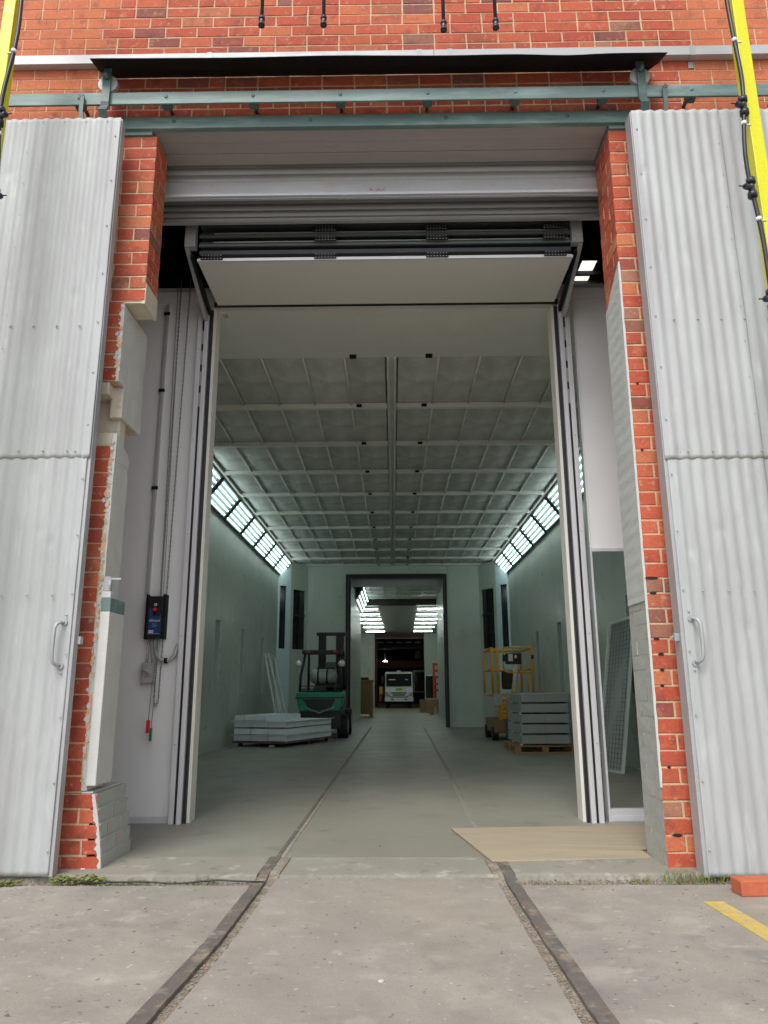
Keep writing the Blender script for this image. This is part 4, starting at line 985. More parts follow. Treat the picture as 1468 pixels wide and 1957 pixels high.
# corner pillars and end wall
def pillar(s, label):
    t = thing('corner_pillar', label, 'pillar', (s*2.8, 15.4, 0), 'pale corner pillars at the end of the booth')
    a, b, c_ = Vector((s*3.1, 15.05, 0)), Vector((s*2.80, 15.40, 0)), Vector((s*2.40, YE-.002, 0))
    def face(p, q, u0, u1, z0, z1, mt, nm, off=0.0):
        d = (q-p); L = d.length; d.normalize(); nn = Vector((d.y, -d.x, 0))
        if nn.y > 0: nn = -nn
        g = MB(); k = [(p+d*u+nn*o) for u in (u0*L, u1*L) for o in (off, off-.05)]
        g.add([(v.x, v.y, z) for z in (z0, z1) for v in k], [(0, 1, 3, 2), (4, 6, 7, 5), (0, 2, 6, 4), (1, 5, 7, 3), (0, 4, 5, 1), (2, 3, 7, 6)]); return part(nm, g, mt, t)
    face(a, b, 0, .16, .012, 4.5, 'boothlight', 'pillar_panel'); face(a, b, .66, 1, .012, 4.5, 'boothlight', 'pillar_panel')
    face(a, b, .161, .659, 3.76, 4.5, 'boothlight', 'pillar_panel'); face(a, b, .161, .659, .012, 2.08, 'boothlight', 'pillar_panel')
    face(a, b, .161, .659, 2.081, 3.759, 'glassdark', 'window_pane', -.03)
    face(b, c_, 0, .15, .012, 4.44, 'booth', 'pillar_panel'); face(b, c_, .85, 1, .012, 4.44, 'booth', 'pillar_panel')
    face(b, c_, .151, .849, 3.7, 4.44, 'booth', 'pillar_panel'); face(b, c_, .151, .849, .012, 2.08, 'booth', 'pillar_panel')
    face(b, c_, .151, .849, 2.081, 3.699, 'glassdark', 'window_pane', -.03)
    face(b, c_, .151, .849, 2.98, 3.03, 'black', 'transom', -.004)
pillar(-1, 'pale blue angled corner pillar with a dark window on the left'); pillar(1, 'pale blue angled corner pillar with a dark window on the right')
EL, ER, EH = -1.33, 1.50, 4.17
ew = thing('booth_end_wall', 'pale green panel wall at the far end of the booth', 'wall', (0, YE, 0))
for x0, x1, z0, z1 in ((-3.1, -2.2, .012, 4.6), (-2.199, EL, .012, 4.6), (ER, 2.3, .012, 4.6), (2.301, 3.1, .012, 4.6), (EL+.001, ER-.001, EH+.001, 4.6)):
    mb = MB(); mb.box(x0, x1, YE, YE+.08, z0, z1); part('wall_panel', mb, 'booth', ew)
mb = MB(); mb.box(EL-.14, EL-.02, YE-.04, YE-.001, EH+.02, EH+.2); mb.box(ER+.02, ER+.14, YE-.04, YE-.001, EH+.02, EH+.2); mb.box(EL-.018, ER+.018, YE-.03, YE-.001, EH+.02, EH+.15); part('head_trim', mb, 'booth', ew)
idr = thing('inner_doorway', 'black framed doorway in the far wall of the booth', 'doorway', ((EL+ER)/2, YE, 0))
for x0, x1, z0, z1, mt, nm in ((EL, EL+.05, .012, EH, 'black', 'rubber_seal'), (EL+.051, EL+.085, .012, EH-.1, 'darksteel', 'guide_rail'), (EL+.086, EL+.14, .012, EH-.1, 'black', 'rubber_seal'), (ER-.05, ER, .012, EH, 'black', 'rubber_seal'), (ER-.085, ER-.051, .012, EH-.1, 'darksteel', 'guide_rail'), (ER-.11, ER-.086, .012, EH-.1, 'black', 'rubber_seal'), (EL+.051, ER-.051, EH-.1, EH, 'black', 'head_seal')):
    mb = MB(); mb.box(x0, x1, YE-.05, YE+.06, z0, z1); part(nm, mb, mt, idr)
mb = MB(); mb.box(EL+.141, ER-.111, YE+.3, YE+.34, 3.86, 4.2); part('door_curtain', mb, 'galvedge', idr)

# second space: narrow booth with sloping lights on the left
t = thing('second_booth', 'pale corridor booth seen through the inner doorway', 'booth', (.2, 20, 0))
for x0, x1, y0, y1, z0, z1, nm, mt in ((-1.30, -1.22, YE+.081, 23, .012, 4.3, 'wall', 'booth'), (1.62, 1.70, YE+.081, 23, .012, 4.3, 'wall', 'booth'), (-1.22, 1.62, YE+.081, 23, 4.31, 4.36, 'ceiling', 'ceil')):
    mb = MB(); mb.box(x0, x1, y0, y1, z0, z1); part(nm, mb, mt, t)
for k in range(6):
    mb = MB(); mb.box(-1.2, 1.6, 16.9+k*1.1, 16.95+k*1.1, 4.26, 4.31); part('ceiling_beam', mb, 'booth', t)
for k in range(5):
    mb = MB(); x = -.8+.45*k; mb.box(x, x+.03, 16.2, 22.9, 4.28, 4.309); part('ceiling_rib', mb, 'booth', t)
for k in range(4):
    y0 = 19.0+1.0*k
    l2 = thing('light_box', '%s lit box of tubes sloping over the left wall of the second booth' % ('first', 'second', 'third', 'fourth')[k], 'ceiling light', (-1.15, y0, 4.1), 'light boxes in the second booth')
    a, b = Vector((-1.215, 0, 3.75)), Vector((-.92, 0, 4.30))
    mb = MB(); q = [(a.x, a.z), (b.x, b.z), (b.x-.02, b.z+.01), (a.x-.0, a.z+.05)]; mb.prism(q, y0, y0+.96, 'y'); part('frame', mb, 'lampframe', l2)
    for j in range(4):
        p = a.lerp(b, .16+.23*j); mb = MB(); mb.tube([(p.x+.012, y0+.06, p.z-.008), (p.x+.012, y0+.9, p.z-.008)], .014, 6); part('tube', mb, 'tube', l2)
# third space with batten lights
t = thing('far_hall', 'pale far hall lit by batten lamps behind the second booth', 'hall', (.3, 30, 0))
YH = 37.5
for x0, x1, y0, y1, z0, z1, nm, mt in ((-2.1, -2.0, 23.5, YH, .012, 4.1, 'wall', 'booth'), (2.6, 2.7, 23.5, YH, .012, 4.1, 'wall', 'booth'), (-2.1, 2.7, 23.5, YH+.3, 4.1, 4.16, 'ceiling', 'ductgrey'),
                                       (-2.1, -1.08, YH, YH+.1, .012, 4.1, 'end_wall_panel', 'booth'), (1.72, 2.7, YH, YH+.1, .012, 4.1, 'end_wall_panel', 'booth'), (-1.079, 1.719, YH+.02, YH+.1, 3.8, 4.1, 'door_head', 'redoxide'), (-1.079, 1.719, YH-.02, YH+.015, 3.79, 3.83, 'head_rail', 'lampframe'),
                                       (-4.5, -1.30, 23.0, 23.1, .012, 4.6, 'front_panel', 'booth'), (1.70, 4.5, 23.0, 23.1, .012, 4.6, 'front_panel', 'booth')):
    mb = MB(); mb.box(x0, x1, y0, y1, z0, z1); part(nm, mb, mt, t)
mb = MB(); mb.box(-1.25, 1.65, 23.2, 23.4, 4.1, 4.3); part('dark_beam', mb, 'darksteel', t)
bo = ['nearest', 'second', 'third', 'fourth', 'fifth', 'farthest']
for k, d in enumerate((28.3, 30.3, 32.5, 34.5, 36.8, 39.6)):
    y = d-4.6; cx = .16+.012*(d-28)
    for s in (-1, 1):
        x0 = cx+s*.74; x1 = x0+s*1.05
        b = thing('batten_lamp', '%s batten lamp in the %s row under the far hall ceiling' % (bo[k], 'left' if s < 0 else 'right'), 'ceiling light', (x0, y, 4.05), 'batten lamps in the far hall')
        mb = MB(); mb.box(min(x0, x1), max(x0, x1), y-.03, y+.03, 4.023, 4.098); part('housing', mb, 'conduit', b)
        mb = MB(); mb.box(min(x0, x1)+.03, max(x0, x1)-.03, y-.025, y+.025, 4.0, 4.022); part('tube', mb, 'tube2', b)
# dark workshop beyond
t = thing('far_workshop', 'dark workshop interior behind the parked truck', 'workshop', (.3, 45, 0))
for x0, x1, y0, y1, z0, z1, nm, mt in ((-4, 5, 55, 55.2, .012, 7, 'back_wall', 'darkroof'), (-1.30, -.95, 38.5, 38.8, .012, 4.6, 'column', 'redoxide'), (1.75, 2.0, 38.5, 38.8, .012, 4.6, 'column', 'blue'),
                                       (-4, 5, 46, 46.2, 2.4, 2.9, 'crane_beam', 'redoxide'), (-4, 5, 50, 50.2, 3.9, 4.2, 'purlin', 'darksteel'), (-2.6, 3.4, 42, 42.2, 3.45, 3.6, 'cross_beam', 'darksteel'), (1.4, 1.7, 43, 43.3, 2.9, 3.9, 'bracket', 'darksteel'),
                                       (1.25, 2.2, 44, 44.1, .8, 2.2, 'window_frame', 'conduit'), (1.33, 2.12, 43.93, 43.99, .88, 2.1, 'window_pane', 'glassdark')):
    mb = MB(); mb.box(x0, x1, y0, y1, z0, z1); part(nm, mb, mt, t)
for k in range(5):
    mb = MB(); mb.box(-.95+.55*k, -.6+.55*k, 39.5, 39.55, 3.68, 3.74); part('louvre', mb, 'conduit', t)
wl = thing('high_bay_lamp', 'small warm lamp glowing high in the dark workshop', 'lamp', (-.55, 43, 2.75))
mb = MB(); mb.tube([(-.55, 43, 2.72), (-.55, 43, 2.80)], [.16, .05], 14); part('lamp_bowl', mb, 'warm', wl)
mb = MB(); mb.tube([(-.55, 43, 2.82), (-.55, 43, 4.2)], .012, 6); part('stem', mb, 'darksteel', wl)

# ------------------------------------------------------------------ truck in the far doorway
def bevd(o, w_): 
    md = o.modifiers.new('edge', 'BEVEL'); md.width = w_; md.segments = 3; md.limit_method = 'ANGLE'; return o
tx, ty = .27, 36.6
tk = thing('truck', 'white cab-over truck facing the camera in the far doorway', 'truck', (tx, ty, 0))
hw = .76
mb = MB(); mb.prism([(ty, .42), (ty, .95), (ty+.10, 1.12), (ty+.32, 1.86), (ty+.42, 1.95), (ty+1.6, 1.95), (ty+1.6, .42)], tx-hw, tx+hw, 'x'); cabo = bevd(part('cab', mb, 'truckwhite', tk), .09)
mb = MB(); mb.prism([(ty+.075, 1.16), (ty+.055, 1.17), (ty+.275, 1.84), (ty+.30, 1.83)], tx-hw+.07, tx+hw-.07, 'x'); ws = part('windscreen', mb, 'glassdark', tk)
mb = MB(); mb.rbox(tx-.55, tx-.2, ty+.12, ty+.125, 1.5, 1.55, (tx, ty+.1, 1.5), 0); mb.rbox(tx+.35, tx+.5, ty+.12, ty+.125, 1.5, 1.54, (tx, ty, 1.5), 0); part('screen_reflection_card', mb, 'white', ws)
mb = MB(); mb.bar((tx-.5, ty+.05, 1.17), (tx-.1, ty+.06, 1.2), .02, .02); mb.bar((tx+.1, ty+.05, 1.17), (tx+.5, ty+.06, 1.2), .02, .02); part('wiper', mb, 'black', tk)
mb = MB(); mb.box(tx-.42, tx+.42, ty-.012, ty-.001, .78, .84); mb.box(tx-.34, tx+.34, ty-.012, ty-.001, .67, .735); mb.box(tx-.5, tx+.5, ty-.012, ty-.001, .575, .62); part('grille_slots', mb, 'black', tk)
for s in (-1, 1):
    mb = MB(); mb.prism([(tx+s*.44, .62), (tx+s*.74, .62), (tx+s*.74, .88), (tx+s*.62, .84)], ty-.015, ty-.001, 'y'); part('headlight', mb, 'lpg', tk)
    mb = MB(); mb.box(tx+s*.36-.07, tx+s*.36+.07, ty-.055, ty-.049, .44, .50); part('fog_lamp', mb, 'black', tk)
    mb = MB(); mb.bar((tx+s*.76, ty+.2, 1.6), (tx+s*.90, ty+.1, 1.65), .02, .02); mb.box(tx+s*.90-.07, tx+s*.90+.07, ty+.08, ty+.12, 1.35, 1.72); part('mirror', mb, 'black', tk)
    w_ = MB(); w_.tube([(tx+s*.62-.09, ty+.75, .34), (tx+s*.62+.09, ty+.75, .34)], .33, 20); part('wheel', w_, 'tyre', tk)
mb = MB(); mb.box(tx-hw-.02, tx+hw+.02, ty-.05, ty+.3, .36, .55); bevd(part('bumper', mb, 'truckwhite', tk), .02)
mb = MB(); mb.box(tx-.18, tx+.18, ty-.02, ty-.002, .95, 1.07); part('yellow_plate', mb, mat('plate_yellow', (.35, .38, .02), .5), tk)
mb = MB(); mb.box(tx-.8, tx+.8, ty+1.8, ty+5, .7, .85); part('tray', mb, 'darksteel', tk)
mb = MB(); mb.box(tx-.1, tx+.1, ty+.7, ty+.8, 1.955, 2.03); part('roof_marker', mb, 'warm' if False else 'white', tk)

eq = thing('road_barrier', 'small orange and yellow barrier standing left of the truck', 'barrier', (-.78, 37.2, 0))
mb = MB(); mb.box(-.82, -.62, 37.2, 37.26, .75, 1.15); part('yellow_board', mb, 'liftyellow', eq)
mb = MB(); mb.box(-.84, -.70, 37.28, 37.34, .35, .80); part('orange_board', mb, 'orange', eq)
mb = MB(); mb.box(-.84, -.80, 37.27, 37.4, .012, 1.1); mb.box(-.66, -.62, 37.27, 37.4, .012, .74); part('leg', mb, 'darksteel', eq)
# far clutter
bx = thing('packing_case', 'tall brown packing case with a black top on the left of the far hall', 'crate', (-1.1, 23.9, 0))
mb = MB(); mb.box(-1.75, -.80, 23.5, 24.4, .12, 1.28); part('case_side', mb, 'chip', bx, bev=.01)
mb = MB(); mb.box(-1.78, -.77, 23.47, 24.43, 1.281, 1.36); part('lid', mb, 'chip', bx, bev=.01)
mb = MB(); mb.box(-1.5, -.95, 23.6, 24.2, 1.361, 1.46); part('black_cover', mb, 'black', bx, bev=.03)
mb = MB(); mb.box(-1.7, -1.6, 23.5, 24.4, .012, .119); mb.box(-.92, -.82, 23.5, 24.4, .012, .119); part('runner', mb, 'timber', bx)
c1 = thing('timber_crate', 'pale timber crate low on the right of the far hall', 'crate', (1.7, 28, 0))
mb = MB(); mb.box(1.38, 2.1, 28, 28.8, .25, .56); part('crate_body', mb, 'timber', c1, bev=.01)
mb = MB(); mb.box(1.36, 2.12, 27.98, 28.82, .561, .62); part('crate_lid', mb, 'ply', c1)
mb = MB(); mb.box(1.40, 1.52, 28, 28.8, .012, .249); mb.box(1.9, 2.05, 28, 28.8, .012, .249); part('runner', mb, 'timber', c1)
mb = MB(); mb.box(1.15, 1.42, 28.9, 29.3, .012, .56); single('cardboard_box', mb, 'chip', 'brown box left of the pale timber crate', 'box', (1.3, 29, 0), bev=.01)
mb = MB(); mb.box(1.42, 1.56, 25.2, 25.7, .012, .42); single('small_case', mb, 'timber', 'dark brown case by the right wall nearest the doorway', 'box', (1.5, 25.4, 0), bev=.01)
mb = MB(); mb.box(1.47, 1.95, 30.2, 30.3, .60, 1.62); single('dark_screen', mb, 'glassdark', 'dark upright panel leaning behind the timber crate', 'panel', (1.7, 30.2, .6), bev=.01)
rd = thing('red_stillage', 'orange red steel frame standing by the right wall of the far hall', 'frame', (1.8, 29, 0))
mb = MB(); mb.box(1.74, 1.84, 29, 29.1, .62, 2.15); mb.box(2.0, 2.1, 29, 29.1, .62, 2.3); part('upright', mb, 'orange', rd, bev=.01)
mb = MB()
for k in range(5): mb.box(1.841, 1.999, 29.02, 29.08, .9+.28*k, 1.02+.28*k)
part('rungs', mb, 'orange', rd)

# ------------------------------------------------------------------ forklift, seen from behind
fx, fy = -1.56, 11.3
fk = thing('forklift', 'green and black forklift with a gas bottle parked facing the far wall', 'forklift', (fx, fy, 0))
X = lambda a: fx+a
mb = MB(); mb.prism([(X(-.50), .97), (X(-.515), .88), (X(-.47), .68), (X(-.42), .56), (X(.40), .56), (X(.45), .68), (X(.51), .88), (X(.50), .97)], fy, fy+.55, 'y')
bevd(part('counterweight', mb, 'fkgreen', fk), .04)
mb = MB(); mb.prism([(X(-.36), .82), (X(.33), .82), (X(.22), .63), (X(.10), .60), (X(-.12), .60), (X(-.24), .64)], fy-.02, fy-.002, 'y'); part('rear_recess', mb, 'fkblack', fk, bev=.005)
mb = MB(); mb.tube([(X(-.32), fy-.03, .66), (X(.0), fy-.05, .54), (X(.3), fy-.03, .66)], .012, 8); part('tow_bar', mb, 'galvedge', fk)
mb = MB(); mb.box(X(-.52), X(.52), fy-.012, fy-.002, .835, .862); part('groove_shadow_strip', mb, 'fkblack', fk)  # raised black strip painted as the shadow in a groove
mb = MB(); mb.box(X(-.44), X(.44), fy+.1, fy+1.9, .22, .60); part('chassis', mb, 'fkblack', fk, bev=.02)
mb = MB(); mb.box(X(-.46), X(.46), fy+.4, fy+1.6, .60, 1.0); part('side_body', mb, 'fkblack', fk, bev=.03)
for s in (-1, 1):
    for yy, rr in ((.45, .24), (1.75, .29)):
        g = MB(); g.tube([(X(s*.46-.11), fy+yy, rr+.012), (X(s*.46+.11), fy+yy, rr+.012)], rr, 24)
        wh = part('wheel', g, 'tyre', fk, bev=.02)
        g = MB(); g.tube([(X(s*.46-.115), fy+yy, rr+.012), (X(s*.46+.115), fy+yy, rr+.012)], rr*.55, 18); part('rim', g, 'shutter', wh)
mb = MB()
for s in (-1, 1):
    mb.tube([(X(s*.44), fy+.12, .97), (X(s*.43), fy+.14, 1.3), (X(s*.36), fy+.35, 1.80)], .030, 8); mb.tube([(X(s*.42), fy+1.55, .9), (X(s*.40), fy+1.35, 1.84)], .030, 8)
part('cab_pillar', mb, 'fkblack', fk)
mb = MB(); mb.box(X(-.43), X(.45), fy+.28, fy+.36, 1.76, 1.85); mb.box(X(-.42), X(.42), fy+1.3, fy+1.4, 1.80, 1.88)
for k in range(7): mb.box(X(-.38+.125*k), X(-.36+.125*k), fy+.361, fy+1.299, 1.80, 1.84)
part('overhead_guard', mb, 'fkblack', fk, bev=.008)
for s in (-1, 1):
    mb = MB(); mb.tube([(X(s*.30-.05), fy+.262, 1.81), (X(s*.30+.05), fy+.262, 1.81)], .022, 10); part('tail_lamp', mb, 'redplastic', fk)
    mb = MB(); mb.tube([(X(s*.455-.03), fy+.05, 1.58), (X(s*.455), fy+.03, 1.545), (X(s*.455), fy+.03, 1.49)], [.075, .078, .05], 14); part('work_lamp', mb, 'mirror', fk)
mb = MB()
for x0, x1 in ((-.25, -.07), (.17, .36)): mb.box(X(x0), X(x1), fy+2.0, fy+2.15, .3, 2.28)
mb.box(X(-.30), X(.41), fy+2.0, fy+2.12, 2.281, 2.36); mb.box(X(-.07), X(.17), fy+2.02, fy+2.1, .4, .6)
part('mast', mb, 'fkblack', fk, bev=.01)
mb = MB(); 
for x in (.0, .10): mb.tube([(X(x), fy+2.05, .4), (X(x), fy+2.05, 1.5)], .012, 6)
part('lift_chains', mb, 'darksteel', fk)
mb = MB(); mb.tube([(X(-.24), fy+.25, 1.29), (X(-.20), fy+.25, 1.29), (X(-.14), fy+.25, 1.29), (X(.24), fy+.25, 1.29), (X(.31), fy+.25, 1.29), (X(.34), fy+.25, 1.29)], [.06, .13, .155, .155, .12, .05], 20)
lp = part('gas_bottle', mb, 'lpg', fk)
for x in (-.06, .13):
    g = MB(); g.tube([(X(x-.02), fy+.25, 1.29), (X(x+.02), fy+.25, 1.29)], .16, 20); part('strap', g, 'fkblack', lp)
mb = MB(); mb.box(X(-.42), X(.40), fy+.08, fy+.42, 1.08, 1.10); mb.box(X(-.15), X(.12), fy+.06, fy+.1, .995, 1.07); mb.tube([(X(-.40), fy+.06, 1.02), (X(.1), fy+.06, 1.03)], .012, 6); part('bottle_cradle', mb, 'darksteel', fk)
mb = MB(); mb.box(X(-.2), X(.25), fy+.9, fy+1.3, 1.0, 1.5); part('seat', mb, 'fkblack', fk, bev=.05)
mb = MB(); mb.box(X(-.05), X(.18), fy+1.9, fy+1.95, 1.4, 1.65); part('load_guard', mb, 'lampframe', fk)

# ------------------------------------------------------------------ scissor lift
lx, ly = 2.35, 10.6
sl = thing('scissor_lift', 'yellow scissor lift with guard rails parked on the right of the booth', 'scissor lift', (lx, ly, 0))
mb = MB(); r = .026
def ty_(pts): mb.tube(pts, r, 8)
for x in (1.99, 2.80):
    for yy in (ly, ly+1.35): ty_([(x, yy, .90), (x, yy, 1.82)])
for z in (1.82, 1.40):
    ty_([(2.80, ly, z), (2.80, ly+1.35, z)]); ty_([(1.99, ly, z), (1.99, ly+1.35, z)]); ty_([(1.99, ly+1.35, z), (2.80, ly+1.35, z)])
part('guard_rail', mb, 'liftyellow', sl)
mb = MB(); r = .018
P = [(2.22, ly-.02, 1.81), (2.22, ly-.02, 1.42), (2.25, ly-.02, 1.36), (2.32, ly-.02, 1.335), (2.76, ly-.02, 1.335), (2.80, ly-.02, 1.38), (2.80, ly-.02, 1.78), (2.77, ly-.02, 1.83), (2.26, ly-.02, 1.83), (2.22, ly-.02, 1.81)]
mb.tube(P, r, 8); mb.tube([(2.70, ly-.02, .95), (2.70, ly-.02, 1.33)], .016, 8); mb.tube([(2.10, ly-.02, .92), (2.10, ly-.02, 1.82)], .03, 8); part('gate', mb, 'liftyellow', sl)
mb = MB(); mb.box(2.28, 2.60, ly+.05, ly+.16, 1.50, 1.72); part('control_panel', mb, 'fkblack', sl, bev=.01)
mb = MB(); mb.box(2.33, 2.42, ly+.03, ly+.045, 1.56, 1.70); mb.box(2.46, 2.50, ly+.03, ly+.045, 1.62, 1.68); part('decals', mb, 'white', sl)
mb = MB(); mb.box(2.20, 2.27, ly-.06, ly-.041, 1.55, 1.68); mb.box(2.78, 2.83, ly-.05, ly-.041, 1.6, 1.68); part('latch', mb, 'fkblack', sl)
mb = MB(); mb.tube([(2.45, ly+.3, .93), (2.55, ly+.35, 1.6)], .05, 10); part('white_roll', mb, 'mirror', sl)
mb = MB(); mb.box(2.25, 2.50, ly+.5, ly+.6, 1.0, 1.38); part('tool_bag', mb, 'fkblack', sl, bev=.04)
mb = MB(); mb.box(1.96, 2.83, ly-.02, ly+1.4, .86, .92); part('platform', mb, 'liftyellow', sl, bev=.008)
mb = MB(); mb.box(1.99, 2.17, ly-.06, ly-.021, .70, .92); part('manual_box', mb, 'conduit', sl, bev=.01)
mb = MB()
for k in range(4): mb.box(2.19, 2.33, ly-.05, ly-.021, .62+.075*k, .67+.075*k)
part('step', mb, 'liftyellow', sl)
mb = MB()
for k in range(5):
    z0 = .42+.085*k; mb.bar((2.1, ly+.02+.001*k, z0), (2.30, ly+.02, z0+.07), .04, .03, (0, 1, 0)); mb.bar((2.30, ly+.08, z0), (2.1, ly+.08, z0+.07), .04, .03, (0, 1, 0))
    mb.bar((2.2, ly+.05, z0), (2.2, ly+1.3, z0+.05), .05, .03)
part('scissor_arms', mb, 'liftyellow', sl)
mb = MB(); mb.box(1.99, 2.8, ly+.0, ly+1.45, .16, .42); part('base', mb, mat('lift_base', (.25, .15, .05), .5), sl, bev=.02)
mb = MB(); mb.box(2.20, 2.42, ly-.10, ly-.001, .06, .40); part('battery_box', mb, mat('blue_grey_box', (.06, .09, .12), .5), sl, bev=.01)
for x in (2.02, 2.74):
    for yy in (.15, 1.25):
        g = MB(); g.tube([(x-.06, ly+yy, .142), (x+.06, ly+yy, .142)], .13, 16); part('wheel', g, 'tyre', sl)

# ------------------------------------------------------------------ duct sections on a pallet
pa = thing('pallet', 'timber pallet under the stack of grey duct sections', 'pallet', (2.43, 8.3, 0))
for k in range(7):
    mb = MB(); y = 7.72+.205*k; mb.box(1.93, 2.93, y, y+.09, .108, .126); part('deck_board', mb, 'timber', pa)
for x in (1.93, 2.37, 2.83):
    for y in (7.72, 8.3, 8.9):
        mb = MB(); mb.box(x, x+.10, y, y+.12, .034, .107); part('block', mb, 'timber', pa)
for y in (7.72, 8.3, 8.9):
    mb = MB(); mb.box(1.93, 2.93, y, y+.11, .012, .033); part('bottom_board', mb, 'timber', pa)
lay = ['bottom', 'second', 'middle', 'fourth', 'top']
for k in range(5):
    z0 = .127+.163*k; o_ = U(-.006, .006)
    t = thing('duct_section', '%s grey duct section in the stack on the pallet' % lay[k], 'duct section', (2.46, 8.3, z0), 'grey duct sections stacked on the pallet')
    for a, b in ((2.07, 2.455), (2.457, 2.845)):
        mb = MB(); mb.box(a+o_, b+o_, 7.80, 7.83, z0+.024, z0+.156); part('front_panel', mb, 'ductgrey', t, bev=.003)
    mb = MB(); mb.box(2.07+o_, 2.10+o_, 7.831, 9.3, z0+.012, z0+.152); mb.box(2.815+o_, 2.845+o_, 7.831, 9.3, z0+.012, z0+.152); part('side_panel', mb, 'ductgrey', t, bev=.003)
    mb = MB(); mb.box(2.075+o_, 2.84+o_, 7.83, 9.3, z0+.155, z0+.160); part('cover', mb, 'ductgrey', t)
    mb = MB(); mb.box(2.04+o_, 2.068+o_, 7.79, 7.86, z0+.0, z0+.018); mb.box(2.04+o_, 2.068+o_, 8.6, 8.67, z0+.0, z0+.018); part('corner_clip', mb, 'clip', t)
mb = MB(); mb.box(2.88, 3.07, 8.2, 9.2, .013, .93); single('standing_board', mb, 'ductgrey', 'grey board standing between the duct stack and the right wall', 'board', (2.97, 8.7, 0), bev=.004)

# ------------------------------------------------------------------ pale trays on a dolly, left
ang = math.atan2(-.30, 1.01); ux = Vector((math.cos(ang), math.sin(ang), 0)); uy = Vector((.36, .93, 0)).normalized()
oc = Vector((-2.945, 9.42, 0))
def qd(u0, u1, v0, v1, z0, z1, mb):
    vs = [oc+ux*u+uy*v+Vector((0, 0, z)) for z in (z0, z1) for v in (v0, v1) for u in (u0, u1)]
    mb.add(vs, [(0, 2, 3, 1), (4, 5, 7, 6), (0, 1, 5, 4), (2, 6, 7, 3), (0, 4, 6, 2), (1, 3, 7, 5)])
dl = thing('dolly', 'low dark timber dolly on castors under the pale trays', 'dolly', tuple(oc))
mb = MB(); qd(-.02, 1.06, -.02, 1.9, .075, .105, mb); part('deck', mb, mat('dolly_timber', (.13, .10, .08), .7), dl)
mb = MB()
for u in (.1, .5, .95):
    for v in (.05, 1.0, 1.8): qd(u-.03, u+.03, v, v+.05, .012, .074, mb)
part('castor', mb, 'fkblack', dl)
tl = ['bottom', 'second', 'third', 'top']
zs = [.106, .222, .345, .462]
for k in range(4):
    z0 = zs[k]; h_ = .112 if k < 3 else .10; L2 = 1.85 if k < 3 else 1.35; W2 = 1.04 if k < 3 else .62
    t = thing('metal_tray', '%s pale blue grey tray in the stack on the low dolly' % tl[k], 'tray', tuple(oc+Vector((0, 0, z0))), 'pale trays stacked on the dolly')
    for i in range(3):
        a, b = W2*i/3, W2*(i+1)/3-.014; mb = MB(); qd(a, b, 0, .02, z0+.009, z0+h_-.004, mb); part('front_panel', mb, 'ductwhite', t)
    mb = MB(); qd(W2-.02, W2, .021, L2, z0+.004, z0+h_-.004, mb); qd(0, .02, .021, L2, z0+.004, z0+h_-.004, mb); qd(.02, W2-.02, L2-.02, L2, z0+.004, z0+h_-.004, mb); part('side_panel', mb, 'ductwhite', t)
    mb = MB(); qd(.02, W2-.02, .02, L2-.02, z0+.03, z0+.035, mb); part('tray_floor', mb, 'ductwhite', t)
    if k in (0, 2):
        mb = MB(); qd(-.05, W2+.05, -.04, L2+.05, z0+h_-.002, z0+h_+.006, mb) if False else None
        for a_ in ((-.05, W2+.05, -.045, .0), (W2+.0, W2+.05, .0, L2+.05), (-.05, .0, .0, L2+.05)): qd(*a_, z0+h_-.006, z0+h_+.002, mb)
        part('lip', mb, 'ductwhite', t)
mb = MB(); mb.prism([(-2.20, 8.84), (-2.12, 8.83), (-2.11, 8.90), (-2.19, 8.92)], .012, .07); single('timber_chock', mb, 'ply', 'small pale timber chock on the floor before the dolly', 'chock', (-2.15, 8.87, 0), bev=.006)

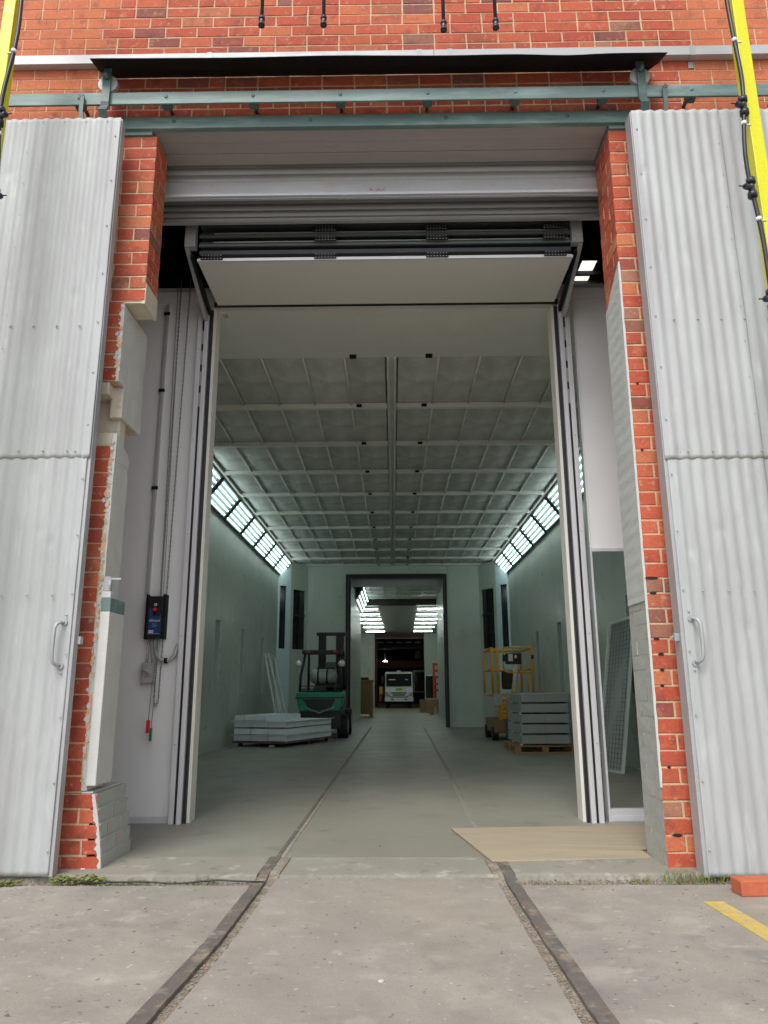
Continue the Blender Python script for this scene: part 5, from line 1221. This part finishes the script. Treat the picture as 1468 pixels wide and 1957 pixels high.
# white frames leaning on the left wall
def leanframe(a, b, c_, d, label, group='white frames leaning on the left wall'):
    t = thing('leaning_frame', label, 'frame', a, group)
    for p, q in ((a, b), (b, c_), (c_, d), (d, a)):
        mb = MB(); mb.bar(p, q, .05, .03, (1, 0, 0)); part('frame_bar', mb, 'meshframe', t)
    return t
leanframe((-2.55, 12.4, .015), (-2.95, 12.5, 1.80), (-3.0, 13.6, 1.78), (-2.62, 13.4, .015), 'nearer white metal frame leaning against the left booth wall')
leanframe((-2.42, 12.7, .015), (-2.92, 12.75, 1.83), (-2.95, 13.9, 1.80), (-2.52, 13.8, .015), 'farther white metal frame leaning against the left booth wall')

# mesh guard panel leaning on the right wall
mg = thing('mesh_panel', 'aluminium framed wire mesh panel leaning on the right booth wall', 'mesh panel', (2.7, 5.0, 0))
A, B_, C_, D = Vector((2.60, 5.30, .02)), Vector((2.93, 5.45, 1.86)), Vector((3.03, 4.72, 1.90)), Vector((2.74, 4.74, .02))
for p, q in ((A, B_), (B_, C_), (C_, D), (D, A)):
    mb = MB(); mb.bar(p, q, .035, .035, (1, 0, 0)); part('frame_bar', mb, 'meshframe', mg)
mb = MB()
for k in range(1, 34): f = k/34; mb.tube([A.lerp(B_, f), D.lerp(C_, f)], .0022, 4)
for k in range(1, 8): f = k/8; mb.tube([A.lerp(D, f), B_.lerp(C_, f)], .0022, 4)
part('wire_mesh', mb, 'wirem', mg, kind='stuff')
mb = MB(); e0 = Vector((.012, 0, 0)); mb.add([A+e0, D+e0, C_+e0, B_+e0], [(0, 1, 2, 3)]); part('filter_backing', mb, mat('mesh_backing', (.42, .47, .46), .7), mg)
mb = MB(); mb.rbox(1.36, 1.50, 0, 0, 0, 0, (0, 0, 0), 0) if False else None

# litter on the apron
mb = MB()
for x, y in ((.10, -.93), (-.32, -.85), (1.1, -1.1), (-1.5, -1.0), (.42, -1.35), (-.1, .6), (.9, 2.4), (-1.2, -.75), (-1.05, -1.35)):
    s_ = U(.008, .018); a = U(0, 3); u = Vector((math.cos(a), math.sin(a), .15))*s_; v = Vector((-math.sin(a), math.cos(a), .3))*s_*.4; c0 = Vector((x, y, .002 if y < 0 else .018))
    mb.add([c0-u, c0+v, c0+u, c0-v], [(0, 1, 2, 3)])
single('leaf_litter', mb, 'leafd', 'scattered small dry leaves on the concrete', 'leaves', kind='stuff')
mb = MB(); mb.tube([(-.055, -1.63, -.006), (-.055, -1.63, -.002)], .011, 12); single('bottle_cap', mb, 'paintlight', 'white disc lying on the concrete between the rails', 'cap', (-.055, -1.63, -.006))
